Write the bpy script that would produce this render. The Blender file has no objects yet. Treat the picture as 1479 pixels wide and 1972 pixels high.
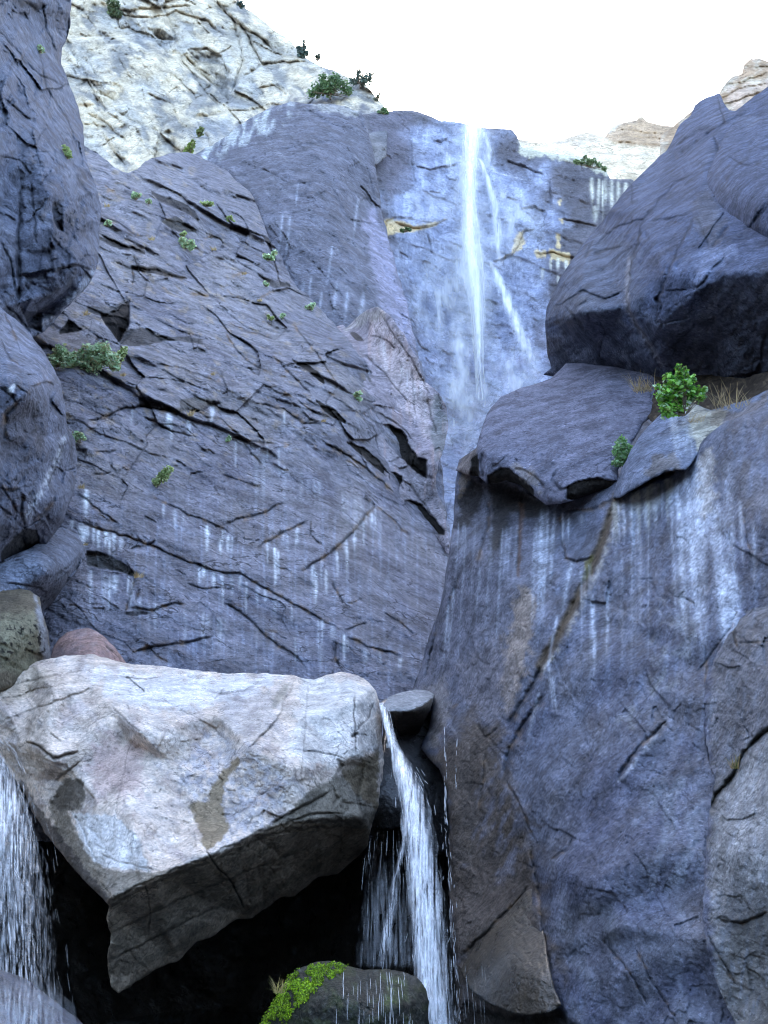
import bpy, math, random
import numpy as np
from mathutils.geometry import delaunay_2d_cdt
from mathutils import Vector

random.seed(7)
scene = bpy.context.scene
col = scene.collection
FPX = 1935.0
PITCH = math.radians(20.0)
CAM = np.array([0.0, 0.0, 1.6])
CP, SP = math.cos(PITCH), math.sin(PITCH)

def rays(px, py):
    """direction whose component along the view axis is 1"""
    cx = (np.asarray(px, float) - 739.5) / FPX
    cy = (986.0 - np.asarray(py, float)) / FPX
    return np.stack([cx, CP - SP * cy, SP + CP * cy], axis=-1)

def pt(px, py, t):
    return CAM + rays(px, py) * np.asarray(t, float)[..., None]

def y2t(px, py, Y):
    return np.asarray(Y, float) / rays(px, py)[..., 1]

# ---------------------------------------------------------------- noise
def _hash(ix, iy, seed):
    h = (ix.astype(np.int64) * 374761393 + iy.astype(np.int64) * 668265263 + seed * 1274126177) & 0xFFFFFFFF
    h = ((h ^ (h >> 13)) * 1274126177) & 0xFFFFFFFF
    return (h ^ (h >> 16)) & 0xFFFFFFFF

def perlin(x, y, seed=0):
    ix = np.floor(x); iy = np.floor(y); fx = x - ix; fy = y - iy
    def g(ox, oy):
        a = _hash(ix + ox, iy + oy, seed) / 4294967296.0 * 2 * np.pi
        return np.cos(a) * (fx - ox) + np.sin(a) * (fy - oy)
    u = fx * fx * fx * (fx * (fx * 6 - 15) + 10); v = fy * fy * fy * (fy * (fy * 6 - 15) + 10)
    a = g(0, 0) * (1 - u) + g(1, 0) * u
    b = g(0, 1) * (1 - u) + g(1, 1) * u
    return (a * (1 - v) + b * v) * 1.5

def fbm2(X, Y, lx, ly=None, ang=0.0, seed=0, oc=4, gain=0.5, ridged=False):
    ly = ly or lx
    c, s = math.cos(math.radians(ang)), math.sin(math.radians(ang))
    u = (X * c + Y * s) / lx; v = (-X * s + Y * c) / ly
    out = 0; amp = 1; tot = 0
    for k in range(oc):
        n = perlin(u + 17.3 * k, v + 9.1 * k, seed * 31 + k)
        if ridged: n = 1 - 2 * np.abs(n)
        out = out + n * amp; tot += amp; amp *= gain; u = u * 2.03; v = v * 2.03
    return out / tot

def sstep(a, b, x):
    t = np.clip((x - a) / (b - a), 0, 1)
    return t * t * (3 - 2 * t)

def resample(pts, step):
    pts = np.asarray(pts, float); out = []
    n = len(pts)
    for i in range(n):
        a, b = pts[i], pts[(i + 1) % n]
        k = max(1, int(np.hypot(*(b - a)) / step))
        for j in range(k): out.append(a + (b - a) * j / k)
    return np.array(out)

def seg_dist(x, y, P, closed=False):
    """distance, signed side (+ above the line when it runs left to right), arclength share, nearest point"""
    P = np.asarray(P, float)
    A = P; B = np.roll(P, -1, axis=0)
    if not closed: A, B = P[:-1], P[1:]
    best = np.full(x.shape, 1e18); side = np.zeros(x.shape); tt = np.zeros(x.shape)
    nx = np.zeros(x.shape); ny = np.zeros(x.shape)
    L = np.hypot(*(B - A).T); cum = np.concatenate([[0], np.cumsum(L)])
    for i in range(len(A)):
        ax, ay = A[i]; bx, by = B[i]
        dx, dy = bx - ax, by - ay; l2 = dx * dx + dy * dy + 1e-9
        s = np.clip(((x - ax) * dx + (y - ay) * dy) / l2, 0, 1)
        qx = ax + s * dx; qy = ay + s * dy
        d = (x - qx) ** 2 + (y - qy) ** 2
        m = d < best
        best = np.where(m, d, best)
        cr = -(dx * (y - ay) - dy * (x - ax))
        side = np.where(m, np.sign(cr), side)
        tt = np.where(m, (cum[i] + s * L[i]) / (cum[-1] + 1e-9), tt)
        nx = np.where(m, qx, nx); ny = np.where(m, qy, ny)
    return np.sqrt(best), side, tt, nx, ny

def inside(x, y, P):
    P = np.asarray(P, float); c = np.zeros(x.shape, bool)
    j = len(P) - 1
    for i in range(len(P)):
        xi, yi = P[i]; xj, yj = P[j]
        if yi != yj:
            m = ((yi > y) != (yj > y)) & (x < (xj - xi) * (y - yi) / (yj - yi) + xi)
            c ^= m
        j = i
    return c

def blur(A, s):
    if s <= 0: return A
    r = int(3 * s) + 1
    k = np.exp(-0.5 * (np.arange(-r, r + 1) / s) ** 2); k /= k.sum()
    for ax in (0, 1):
        pad = [(0, 0), (0, 0)]; pad[ax] = (r, r)
        B = np.pad(A, pad, mode='edge'); out = np.zeros_like(A)
        for i, w in enumerate(k):
            sl = [slice(None), slice(None)]; sl[ax] = slice(i, i + A.shape[ax])
            out += w * B[tuple(sl)]
        A = out
    return A

# ---------------------------------------------------------------- object helpers
def tag(o, label=None, cat=None, group=None, kind=None):
    if label: o['label'] = label
    if cat: o['category'] = cat
    if group: o['group'] = group
    if kind: o['kind'] = kind
    return o

def link_mesh(name, verts, faces, mat, parent=None, smooth=True, colors=None, alpha=None, origin=None):
    verts = np.asarray(verts, float)
    if origin is None: origin = np.zeros(3)
    me = bpy.data.meshes.new(name)
    me.from_pydata((verts - np.asarray(origin)).tolist(), [], faces if isinstance(faces, list) else faces.tolist())
    if colors is not None:
        a = me.color_attributes.new('col', 'FLOAT_COLOR', 'POINT')
        c = np.ones((len(verts), 4), np.float32); c[:, :3] = colors
        if alpha is not None: c[:, 3] = alpha
        a.data.foreach_set('color', c.ravel())
    if smooth: me.polygons.foreach_set('use_smooth', [True] * len(me.polygons))
    me.materials.append(mat); me.update()
    o = bpy.data.objects.new(name, me); col.objects.link(o)
    if parent is None: o.location = origin
    else:
        o.parent = parent
        o.location = Vector(np.asarray(origin)) - parent.location
    return o

def empty(name, loc):
    o = bpy.data.objects.new(name, None); col.objects.link(o); o.location = loc
    o.empty_display_size = 0.2
    return o

# ---------------------------------------------------------------- materials
def nodes(name):
    m = bpy.data.materials.new(name); m.use_nodes = True
    nt = m.node_tree; nt.nodes.clear()
    return m, nt, nt.nodes.new, nt.links.new

def rock_mat(name, Yref, rough=0.85, spec=0.3, bump=1.0, grain=0.35, speck=0.0, scale=1.0, streak=0.0, wet=None, frac=0.6, fang=28):
    """procedural rock: painted mineral colour times several scales of grain; scales follow the stone's own size"""
    m, nt, N, L = nodes(name)
    px = Yref / FPX * scale
    out = N('ShaderNodeOutputMaterial'); b = N('ShaderNodeBsdfPrincipled'); L(b.outputs[0], out.inputs[0])
    tc = N('ShaderNodeTexCoord'); at = N('ShaderNodeAttribute'); at.attribute_name = 'col'
    def noise(lam, det=4, rgh=0.6, vec=None):
        n = N('ShaderNodeTexNoise'); n.inputs['Scale'].default_value = 1.0 / (px * lam)
        n.inputs['Detail'].default_value = det; n.inputs['Roughness'].default_value = rgh
        L(vec if vec else tc.outputs['Object'], n.inputs['Vector']); return n.outputs['Fac']
    def rng(v, a, bb, c, d):
        r = N('ShaderNodeMapRange'); r.inputs[1].default_value = a; r.inputs[2].default_value = bb
        r.inputs[3].default_value = c; r.inputs[4].default_value = d; L(v, r.inputs[0]); return r.outputs[0]
    def mul(a, c, op='MULTIPLY'):
        q = N('ShaderNodeMath'); q.operation = op
        L(a, q.inputs[0])
        if isinstance(c, float): q.inputs[1].default_value = c
        else: L(c, q.inputs[1])
        return q.outputs[0]
    fine = noise(7, 3, 0.7); mid = noise(45, 4, 0.6)
    f = mul(rng(fine, 0.32, 0.68, 1 - grain * .8, 1 + grain * .8), rng(mid, 0.35, 0.65, 1 - grain, 1 + grain))
    if streak:
        mp = N('ShaderNodeMapping'); mp.inputs['Scale'].default_value = (1, 1, 0.07); L(tc.outputs['Object'], mp.inputs[0])
        s = noise(14, 4, 0.6, mp.outputs[0]); f = mul(f, rng(s, 0.35, 0.65, 1 - streak, 1 + streak))
    if speck:
        v = N('ShaderNodeTexVoronoi'); v.inputs['Scale'].default_value = 1 / (px * 5.0); L(tc.outputs['Object'], v.inputs['Vector'])
        gate = rng(noise(60, 3), 0.45, 0.6, 0.0, 1.0)
        dk = mul(rng(v.outputs['Distance'], 0.12, 0.3, 1.0, 0.0), gate)
        f = mul(f, rng(dk, 0, 1, 1.0, 1 - speck))
    # pale flecks, and a net of fine joints at two sizes
    f = mul(f, rng(noise(6, 2, 0.8), 0.58, 0.68, 1.0, 1.0 + 1.2 * grain))
    lines = None
    if frac:
        wn_ = N('ShaderNodeTexNoise'); wn_.inputs['Scale'].default_value = 1 / (px * 30); wn_.inputs['Detail'].default_value = 4; L(tc.outputs['Object'], wn_.inputs['Vector'])
        wa = N('ShaderNodeVectorMath'); wa.operation = 'MULTIPLY_ADD'; L(wn_.outputs['Color'], wa.inputs[0]); wa.inputs[1].default_value = (px * 42,) * 3; L(tc.outputs['Object'], wa.inputs[2])
        mp2 = N('ShaderNodeMapping'); mp2.inputs['Rotation'].default_value = (0.4, math.radians(fang), 0.2); mp2.inputs['Scale'].default_value = (0.5, 1.0, 1.5); L(wa.outputs[0], mp2.inputs[0])
        for lam, wd in ((70, 0.016), (27, 0.022)):
            vo = N('ShaderNodeTexVoronoi'); vo.feature = 'DISTANCE_TO_EDGE'; vo.inputs['Scale'].default_value = 1 / (px * lam); L(mp2.outputs[0], vo.inputs['Vector'])
            ln_ = mul(rng(vo.outputs['Distance'], wd * .3, wd * 1.6, 1.0, 0.0), rng(noise(lam * 1.3, 3, 0.6), 0.47, 0.58, 0.0, 1.0))
            lines = ln_ if lines is None else mul(lines, ln_, 'MAXIMUM')
        f = mul(f, rng(lines, 0, 1, 1.0, 1 - frac))
    vm = N('ShaderNodeVectorMath'); vm.operation = 'SCALE'; L(at.outputs['Color'], vm.inputs[0]); L(f, vm.inputs['Scale'])
    L(vm.outputs[0], b.inputs['Base Color'])
    L(rng(mid, 0.3, 0.7, rough - 0.12, min(1, rough + 0.1)), b.inputs['Roughness'])
    b.inputs['Specular IOR Level'].default_value = spec
    bp = N('ShaderNodeBump'); bp.inputs['Strength'].default_value = 1.0; bp.inputs['Distance'].default_value = px * 7.0 * bump
    hs = N('ShaderNodeMath'); hs.operation = 'ADD'; L(noise(14, 5, 0.7), hs.inputs[0]); hs.inputs[1].default_value = 0.0
    L(hs.outputs[0], bp.inputs['Height']); L(bp.outputs[0], b.inputs['Normal'])
    if wet:
        b.inputs['Coat Weight'].default_value = wet; b.inputs['Coat Roughness'].default_value = 0.22
    return m

# ---------------------------------------------------------------- rock masses
class Mass:
    """A mass of rock: its surface carries ledges, cracks and stains, and it is closed by sides and a back."""
    def __init__(s, outline, ctrl, step=2.2, rough=2.0, edges=None, smooth=3.0, seed=1, coarse=14, rlam=40):
        s.seed = seed
        o = resample(outline, 5.0)
        nx = fbm2(o[:, 0], o[:, 1], rlam, seed=seed + 50, oc=4, gain=0.6) * rough * 2
        ny = fbm2(o[:, 0] + 500, o[:, 1], rlam, seed=seed + 51, oc=4, gain=0.6) * rough * 2
        s.O = o + np.stack([nx, ny], 1)
        x0, y0 = s.O.min(0) - 3; x1, y1 = s.O.max(0) + 3
        def axis(a, b, lo, hi):
            c = []; v = a
            while v < b:
                c.append(v); out = max(lo - v, v - hi, 0)
                v += step if out <= 0 else min(coarse, step + out * 0.25)
            c.append(b); return np.array(c)
        s.xs = axis(x0, x1, -12, 1491); s.ys = axis(y0, y1, -12, 1984)
        s.X, s.Y = np.meshgrid(s.xs, s.ys)
        s.H = np.zeros_like(s.X)
        s.C = np.zeros(s.X.shape + (3,)); s.C[:] = 0.15
        pts = np.array([(a, b) for a, b, c in ctrl], float)
        ts = y2t(pts[:, 0], pts[:, 1], np.array([c for a, b, c in ctrl], float))
        if edges is None: s.base_tps(pts, 1 / ts)
        else: s.base_lin(pts, 1 / ts, edges, smooth)
        s.IT = np.clip(s.IT, 1 / (ts.max() * 1.25), 1 / (ts.min() * 0.8))
        s.warp(2.0, 22)
    def base_tps(s, p, v):
        n = len(p); sc = 500.0; q = p / sc
        def U(r2): return np.where(r2 > 0, 0.5 * r2 * np.log(r2 + 1e-12), 0)
        K = U(((q[:, None] - q[None]) ** 2).sum(-1)) + np.eye(n) * 1e-3
        P = np.c_[np.ones(n), q]; A = np.zeros((n + 3, n + 3)); A[:n, :n] = K; A[:n, n:] = P; A[n:, :n] = P.T
        w = np.linalg.solve(A, np.r_[v, 0, 0, 0])
        gx, gy = s.X / sc, s.Y / sc
        out = w[n] + w[n + 1] * gx + w[n + 2] * gy
        for i in range(n): out = out + w[i] * U((gx - q[i, 0]) ** 2 + (gy - q[i, 1]) ** 2)
        s.IT = out
    def base_lin(s, p, v, edges, smooth):
        r = delaunay_2d_cdt([Vector(a) for a in p], edges, [], 0, 1e-4)
        vs = np.array([tuple(a) for a in r[0]]); val = [v[o[0]] if o else 0 for o in r[3]]
        s.IT = np.full(s.X.shape, np.nan)
        for f in r[2]:
            a, b, c = [vs[i] for i in f]; va, vb, vc = [val[i] for i in f]
            d = (b[1] - c[1]) * (a[0] - c[0]) + (c[0] - b[0]) * (a[1] - c[1])
            if abs(d) < 1e-9: continue
            l1 = ((b[1] - c[1]) * (s.X - c[0]) + (c[0] - b[0]) * (s.Y - c[1])) / d
            l2 = ((c[1] - a[1]) * (s.X - c[0]) + (a[0] - c[0]) * (s.Y - c[1])) / d
            l3 = 1 - l1 - l2; m = (l1 >= -1e-6) & (l2 >= -1e-6) & (l3 >= -1e-6)
            s.IT[m] = (l1 * va + l2 * vb + l3 * vc)[m]
        bad = np.isnan(s.IT)
        w = (~bad).astype(float); g = np.where(bad, 0, s.IT)
        for k in (2, 5, 12, 30):
            gw = blur(w, k); gv = blur(g, k) / np.maximum(gw, 1e-9); fill = bad & (gw > 1e-3)
            s.IT[fill] = gv[fill]; bad = bad & ~fill
        if bad.any(): s.IT[bad] = np.nanmean(s.IT)
        s.IT = blur(s.IT, smooth)
    def warp(s, amp, lam):
        s.WX = s.X + amp * 2 * fbm2(s.X, s.Y, lam, seed=s.seed + 70, oc=3)
        s.WY = s.Y + amp * 2 * fbm2(s.X, s.Y, lam, seed=s.seed + 71, oc=3)
    def n(s, lx, ly=None, ang=0, seed=0, oc=4, gain=0.5, ridged=False):
        return fbm2(s.X, s.Y, lx, ly, ang, s.seed * 7 + seed, oc, gain, ridged)
    def add(s, amp, lx, ly=None, ang=0, seed=0, oc=4, gain=0.5, ridged=False):
        s.H += amp * s.n(lx, ly, ang, seed, oc, gain, ridged)
    def box(s, pts, mg):
        P = np.asarray(pts, float)
        i0, i1 = np.searchsorted(s.xs, [P[:, 0].min() - mg, P[:, 0].max() + mg])
        j0, j1 = np.searchsorted(s.ys, [P[:, 1].min() - mg, P[:, 1].max() + mg])
        return slice(max(j0, 0), max(j1, j0 + 1)), slice(max(i0, 0), max(i1, i0 + 1))
    def crack(s, pts, w=2.5, d=8, step=0, L=30, dark=0.5, rust=0.0, tip=0.12):
        sl = s.box(pts, max(3 * w, 3 * L if step else 0) + 6)
        x, y = s.WX[sl], s.WY[sl]
        if x.size == 0: return
        dist, side, t, _, _ = seg_dist(x, y, pts)
        tp = np.clip(np.minimum(t, 1 - t) / tip, 0, 1) ** 0.6
        vary = 0.65 + 0.6 * fbm2(s.X[sl], s.Y[sl], 25, seed=s.seed + 5, oc=2)
        g = np.exp(-(dist / (w * (0.4 + 0.6 * tp) * np.clip(vary + .3, .4, 1.5))) ** 2) * (dist < 5 * w)
        s.H[sl] -= d * g * tp * np.clip(vary + 0.35, 0.2, 1.3)
        if step:
            up = sstep(-1.2, 1.2, dist * side)
            s.H[sl] += step * tp * up * np.exp(-(dist / L))
        if dark: s.C[sl] *= (1 - dark * np.clip(g * tp, 0, 1))[..., None]
        if rust:
            k = np.exp(-(dist / (w * 2)) ** 2) * tp * rust * sstep(0.0, 0.35, fbm2(s.X[sl], s.Y[sl], 18, seed=s.seed + 9, oc=3))
            s.mixc(sl, k, (0.24, 0.15, 0.08))
    def mixc(s, sl, k, c):
        s.C[sl] = s.C[sl] * (1 - k[..., None]) + np.array(c) * k[..., None]
    def paint(s, mask, c):
        k = np.clip(mask, 0, 1)[..., None]; s.C = s.C * (1 - k) + np.array(c) * k
    def poly(s, pts, soft=6, noise=8, lam=25, seed=0):
        """0..1 mask of a patch with an uneven rim"""
        m = np.zeros_like(s.X); sl = s.box(pts, soft * 2 + noise * 2 + 4)
        x, y = s.X[sl], s.Y[sl]
        if x.size == 0: return m
        d = seg_dist(x, y, pts, True)[0]; sd = np.where(inside(x, y, pts), d, -d)
        sd = sd + noise * 2 * fbm2(x, y, lam, seed=s.seed + 30 + seed, oc=4, gain=0.6)
        m[sl] = sstep(-soft, soft, sd); return m
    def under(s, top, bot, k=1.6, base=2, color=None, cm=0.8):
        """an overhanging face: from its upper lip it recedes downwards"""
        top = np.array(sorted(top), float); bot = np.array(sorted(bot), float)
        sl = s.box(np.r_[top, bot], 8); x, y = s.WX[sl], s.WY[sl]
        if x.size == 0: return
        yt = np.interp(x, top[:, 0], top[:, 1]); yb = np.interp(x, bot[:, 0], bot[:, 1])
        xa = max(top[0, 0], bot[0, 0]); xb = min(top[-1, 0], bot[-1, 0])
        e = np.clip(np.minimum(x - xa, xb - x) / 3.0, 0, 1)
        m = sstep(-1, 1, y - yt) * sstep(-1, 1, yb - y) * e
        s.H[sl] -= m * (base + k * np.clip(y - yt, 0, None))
        if color is not None: s.mixc(sl, m * cm, color)  # dark colours here add painted shade to lichen and wet tone
    def bump(s, pts, h, r, pw=1.0):
        sl = s.box(pts, r * 3); d = seg_dist(s.WX[sl], s.WY[sl], pts)[0]
        s.H[sl] += h * np.exp(-(d / r) ** 2)
    def drip(s, x, y, ln, w=3, k=0.7, c=(0.42, 0.45, 0.5), dx=0.0):
        sl = s.box([(x - abs(dx) * ln, y), (x + abs(dx) * ln, y + ln)], w * 4 + 5)
        X, Y = s.X[sl], s.Y[sl]
        if X.size == 0: return
        f = np.clip((Y - y) / ln, 0, 1)
        xc = x + dx * (Y - y) + 2 * fbm2(X * 0 + x, Y, 60, seed=int(x) + 3, oc=2)
        ww = w * (0.55 + 0.6 * np.sin(np.pi * np.clip(f, 0, 1) ** 0.6))
        g = np.exp(-((X - xc) / ww) ** 2) * sstep(0, 0.06, f) * (1 - sstep(0.45, 1.0, f)) * ((Y >= y) & (Y <= y + ln))
        g = g * np.clip(0.85 + 0.9 * fbm2(X, Y, 9, 30, seed=int(x * 7 + y) % 997, oc=3), 0, 1)
        s.mixc(sl, np.clip(g * k, 0, 1), c)
    def drips_along(s, pts, n, ln=(15, 60), w=(1.5, 3.5), k=0.6, c=(0.42, 0.45, 0.5), dx=0.0, seed=0):
        r = random.Random(seed + 11); P = np.asarray(pts, float)
        for _ in range(n):
            u = r.random() * (len(P) - 1); i = int(u); f = u - i
            q = P[i] * (1 - f) + P[i + 1] * f
            s.drip(q[0] + r.uniform(-4, 4), q[1] + r.uniform(0, 5), r.uniform(*ln), r.uniform(*w), r.uniform(0.35, 1) * k, c, dx)
    def facets(s, cell, amp, tilt=0.6, ang=0, asp=1.0, seed=0, mode='min', gap=0.0):
        """chiselled planes meeting in ridges"""
        c, q = math.cos(math.radians(ang)), math.sin(math.radians(ang))
        wx = s.X + cell * 0.2 * s.n(cell * 1.3, seed=seed + 40, oc=2); wy = s.Y + cell * 0.2 * s.n(cell * 1.3, seed=seed + 41, oc=2)
        u = (wx * c + wy * q) / (cell * asp); v = (-wx * q + wy * c) / cell
        iu = np.floor(u); iv = np.floor(v)
        best = np.full(s.X.shape, 1e9 if mode == 'min' else -1e9)
        f1 = np.full(s.X.shape, 1e9); f2 = f1.copy(); hb = np.zeros_like(f1)
        for a in (-1, 0, 1):
            for b in (-1, 0, 1):
                cu, cv = iu + a, iv + b
                r = [_hash(cu, cv, s.seed * 13 + seed * 5 + k) / 4294967296.0 for k in range(5)]
                du = u - (cu + r[0]); dv = v - (cv + r[1]); d2 = du * du + dv * dv
                h = (r[2] - 0.5) + tilt * ((r[3] - 0.5) * 2 * du + (r[4] - 0.5) * 2 * dv)
                if mode == 'cell':
                    m = d2 < f1; f2 = np.where(m, f1, np.minimum(f2, d2)); hb = np.where(m, h, hb); f1 = np.where(m, d2, f1)
                elif mode == 'min': best = np.minimum(best, h + d2 * 1.2)
                else: best = np.maximum(best, h - d2 * 1.2)
        if mode == 'cell':
            e = np.sqrt(f2) - np.sqrt(f1)
            s.H += amp * hb - gap * np.exp(-(e / 0.06) ** 2); return e
        s.H += amp * best
    def fold(s, lam, amp, ang, warp=0.35, seed=0, gate=None):
        """flat planes meeting at sharp edges and hollows"""
        c, q = math.cos(math.radians(ang)), math.sin(math.radians(ang))
        v = (s.X * c + s.Y * q) / lam + warp * 2 * s.n(lam * 1.7, seed=seed + 60, oc=2)
        w = (-s.X * q + s.Y * c) / (lam * 1.6) + warp * 2 * s.n(lam * 1.9, seed=seed + 61, oc=2)
        tri = lambda z: np.abs((z - np.floor(z)) * 2 - 1)
        r1 = _hash(np.floor(v), np.floor(w * 0) + 3, seed) / 4294967296.0
        h = np.minimum(tri(v), tri(w + 0.3 * tri(v)) * 1.1) + 0.35 * tri(v * 0.37 + w * 0.61)
        g = 0.5 + 0.9 * s.n(lam * 2.5, seed=seed + 62, oc=2)
        s.H += amp * (h - 0.5) * np.clip(g, 0.1, 1.2)
    def chips(s, k, ang=30, seed=0):
        """broken, block-jointed surface at three sizes"""
        h0 = s.H.copy(); s.H = np.zeros_like(h0)
        s.facets(54, 9 * k, 1.3, ang, 1.7, seed + 1, 'cell', gap=1.5 * k)
        s.facets(23, 4.5 * k, 1.3, ang + 15, 1.7, seed + 2, 'cell', gap=1.0 * k)
        s.facets(11, 2.2 * k, 1.3, ang, 1.5, seed + 3, 'cell')
        s.H = h0 + s.H * sstep(-0.25, 0.35, s.n(110, seed=seed + 66, oc=3) + 0.1)
    def terraces(s, lam, amp, ang, warp=0.8, wl=120, seed=0, sharp=0.12, along=400):
        """slanting sheets whose lower lips stand proud"""
        c, q = math.cos(math.radians(ang)), math.sin(math.radians(ang))
        v = (-s.X * q + s.Y * c) / lam + warp * s.n(wl * 2.5, wl, ang, seed=seed + 21, oc=4)
        f = v - np.floor(v)
        prof = np.where(f < 1 - sharp, f / (1 - sharp), (1 - f) / sharp)
        lay = _hash(np.floor(v), np.floor(v) * 0, seed) / 4294967296.0
        gate = sstep(-0.25, 0.25, s.n(along, along * 0.4, ang, seed=seed + 23, oc=3) + (lay - 0.5) * 0.5)
        s.H += amp * prof * gate * (0.5 + lay)
    def rim(s, R, Hh):
        P = s.O; xs, ys = s.X, s.Y
        d = s.edge_d
        q = np.clip(d / R, 0, 1); s.H -= Hh * (1 - np.sqrt(np.clip(1 - (1 - q) ** 2, 0, 1)))
    def prep_edge(s, maxd=60):
        d = np.full(s.X.shape, float(maxd)); ins = inside(s.X, s.Y, s.O)
        P = s.O; n = len(P)
        for i in range(0, n):
            seg = np.array([P[i], P[(i + 1) % n]])
            sl = s.box(seg, maxd)
            x, y = s.X[sl], s.Y[sl]
            if x.size == 0: continue
            dd = seg_dist(x, y, seg)[0]; d[sl] = np.minimum(d[sl], dd)
        s.edge_d = np.where(ins, d, 0); s.ins = ins
    def tmap(s):
        t = 1 / s.IT
        return t * (1 - s.H / FPX)
    def at(s, px, py):
        j = min(np.searchsorted(s.ys, py), len(s.ys) - 1); i = min(np.searchsorted(s.xs, px), len(s.xs) - 1)
        return float(s.T[j, i])
    def build(s, name, mat, thick, parent=None, rimR=0, rimH=0, pull=0.8, detail=1.0):
        if not hasattr(s, 'edge_d'): s.prep_edge()
        if detail:
            s.H += detail * (1.6 * s.n(22, 13, 30, seed=81, oc=5, gain=0.62) + 1.3 * s.n(9, seed=82, oc=3, gain=0.6) * sstep(-0.3, 0.3, s.n(70, seed=83, oc=2)))
            pit = sstep(0.36, 0.5, s.n(15, 9, 35, seed=84, oc=3)); s.H -= detail * 3.5 * pit
        if rimR: s.rim(rimR, rimH)
        s.T = s.tmap()
        cxm = 0.25 * (s.X[1:, 1:] + s.X[:-1, :-1] + s.X[1:, :-1] + s.X[:-1, 1:])
        cym = 0.25 * (s.Y[1:, 1:] + s.Y[:-1, :-1] + s.Y[1:, :-1] + s.Y[:-1, 1:])
        keep = inside(cxm, cym, s.O)
        ny, nx = s.X.shape
        idx = np.arange(ny * nx).reshape(ny, nx)
        a = idx[:-1, :-1][keep]; b = idx[:-1, 1:][keep]; c = idx[1:, 1:][keep]; d = idx[1:, :-1][keep]
        F = np.stack([a, d, c, b], 1)
        used = np.unique(F); mp = -np.ones(ny * nx, int); mp[used] = np.arange(len(used)); F = mp[F]
        PX = s.X.ravel()[used].copy(); PY = s.Y.ravel()[used].copy(); T = s.T.ravel()[used]; Cc = s.C.reshape(-1, 3)[used]
        # boundary edges
        E = np.concatenate([F[:, [0, 1]], F[:, [1, 2]], F[:, [2, 3]], F[:, [3, 0]]])
        key = E[:, 0].astype(np.int64) * 10000000 + E[:, 1]; rev = E[:, 1].astype(np.int64) * 10000000 + E[:, 0]
        bd = E[~np.isin(key, rev)]
        bv = np.unique(bd)
        near = seg_dist(PX[bv], PY[bv], s.O, True); okk = near[0] < 8
        PX[bv] = np.where(okk, near[3], PX[bv]); PY[bv] = np.where(okk, near[4], PY[bv])
        V = pt(PX, PY, T); nf = len(V)
        cen = V.mean(0)
        ring = V[bv]; dirs = rays(PX[bv], PY[bv])
        n2 = len(bv); rm = -np.ones(nf, int); rm[bv] = np.arange(n2)
        allV = [V]; allC = [Cc]; Fq = [F]; prev = bv
        cc = Cc[bv]
        tm = float(np.median(T))
        for k, (dt, pl) in enumerate(((0.12, 0.985), (0.45, 0.95), (1.0, pull))):
            R = cen + (ring - cen) * pl + dirs * (dt * thick)
            st = nf + k * n2
            allV.append(R); allC.append(cc)
            p0 = bd[:, 0] if k == 0 else nf + (k - 1) * n2 + rm[bd[:, 0]]
            p1 = bd[:, 1] if k == 0 else nf + (k - 1) * n2 + rm[bd[:, 1]]
            q0 = st + rm[bd[:, 0]]; q1 = st + rm[bd[:, 1]]
            Fq.append(np.stack([p1, p0, q0, q1], 1))
        cv = nf + 3 * n2
        cd = rays(PX.mean(), PY.mean())
        allV.append((cen + cd * thick * 1.15)[None]); allC.append(cc.mean(0)[None])
        faces = np.concatenate(Fq).tolist()
        faces += [[nf + 2 * n2 + rm[p1], nf + 2 * n2 + rm[p0], cv] for p0, p1 in bd.tolist()]
        V = np.concatenate(allV); Cc = np.clip(np.concatenate(allC), 0.004, 0.95)
        org = V[:nf].mean(0) if parent is None else np.array(parent.location)
        s.obj = link_mesh(name, V, faces, mat, parent, True, Cc, None, org)
        return s.obj
EXPO = 3.25
# ================================================================ far cliffs
DARK = np.array((0.115, 0.115, 0.135))
WHITE = (0.50, 0.52, 0.55)
M_far = rock_mat('weathered_granite_far', 95, 0.9, 0.08, 1.1, 0.28, frac=.55, fang=40)
M_dome = rock_mat('dark_granite', 60, 0.85, 0.1, 1.2, 0.34, streak=0.06, frac=.6)
M_slope = rock_mat('slabby_granite', 28, 0.85, 0.10, 1.2, 0.38, speck=0.45, frac=.7)
M_left = rock_mat('left_granite', 16, 0.82, 0.12, 1.2, 0.42, speck=0.45, frac=.6, fang=60)  # granite of the left wall and its boulders
M_right = rock_mat('polished_granite', 9, 0.7, 0.16, 0.7, 0.42, speck=0.4, scale=1.2, frac=.35, fang=60)
M_pale = rock_mat('pale_granite', 9.5, 0.85, 0.12, 0.9, 0.28, speck=0.5, frac=.45)
M_block = rock_mat('leaning_granite', 14, 0.92, 0.06, 1.0, 0.40, speck=0.4, frac=.45, fang=-40)
M_wet = rock_mat('wet_rock', 8, 0.35, 0.5, 1.3, 0.4, wet=0.35)
M_moss = rock_mat('dripping_rock', 7, 0.55, 0.25, 1.5, 0.5, frac=0)
M_wcliff = rock_mat('wet_cliff', 95, 0.6, 0.2, 1.2, 0.26, frac=.4, fang=15)

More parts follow.
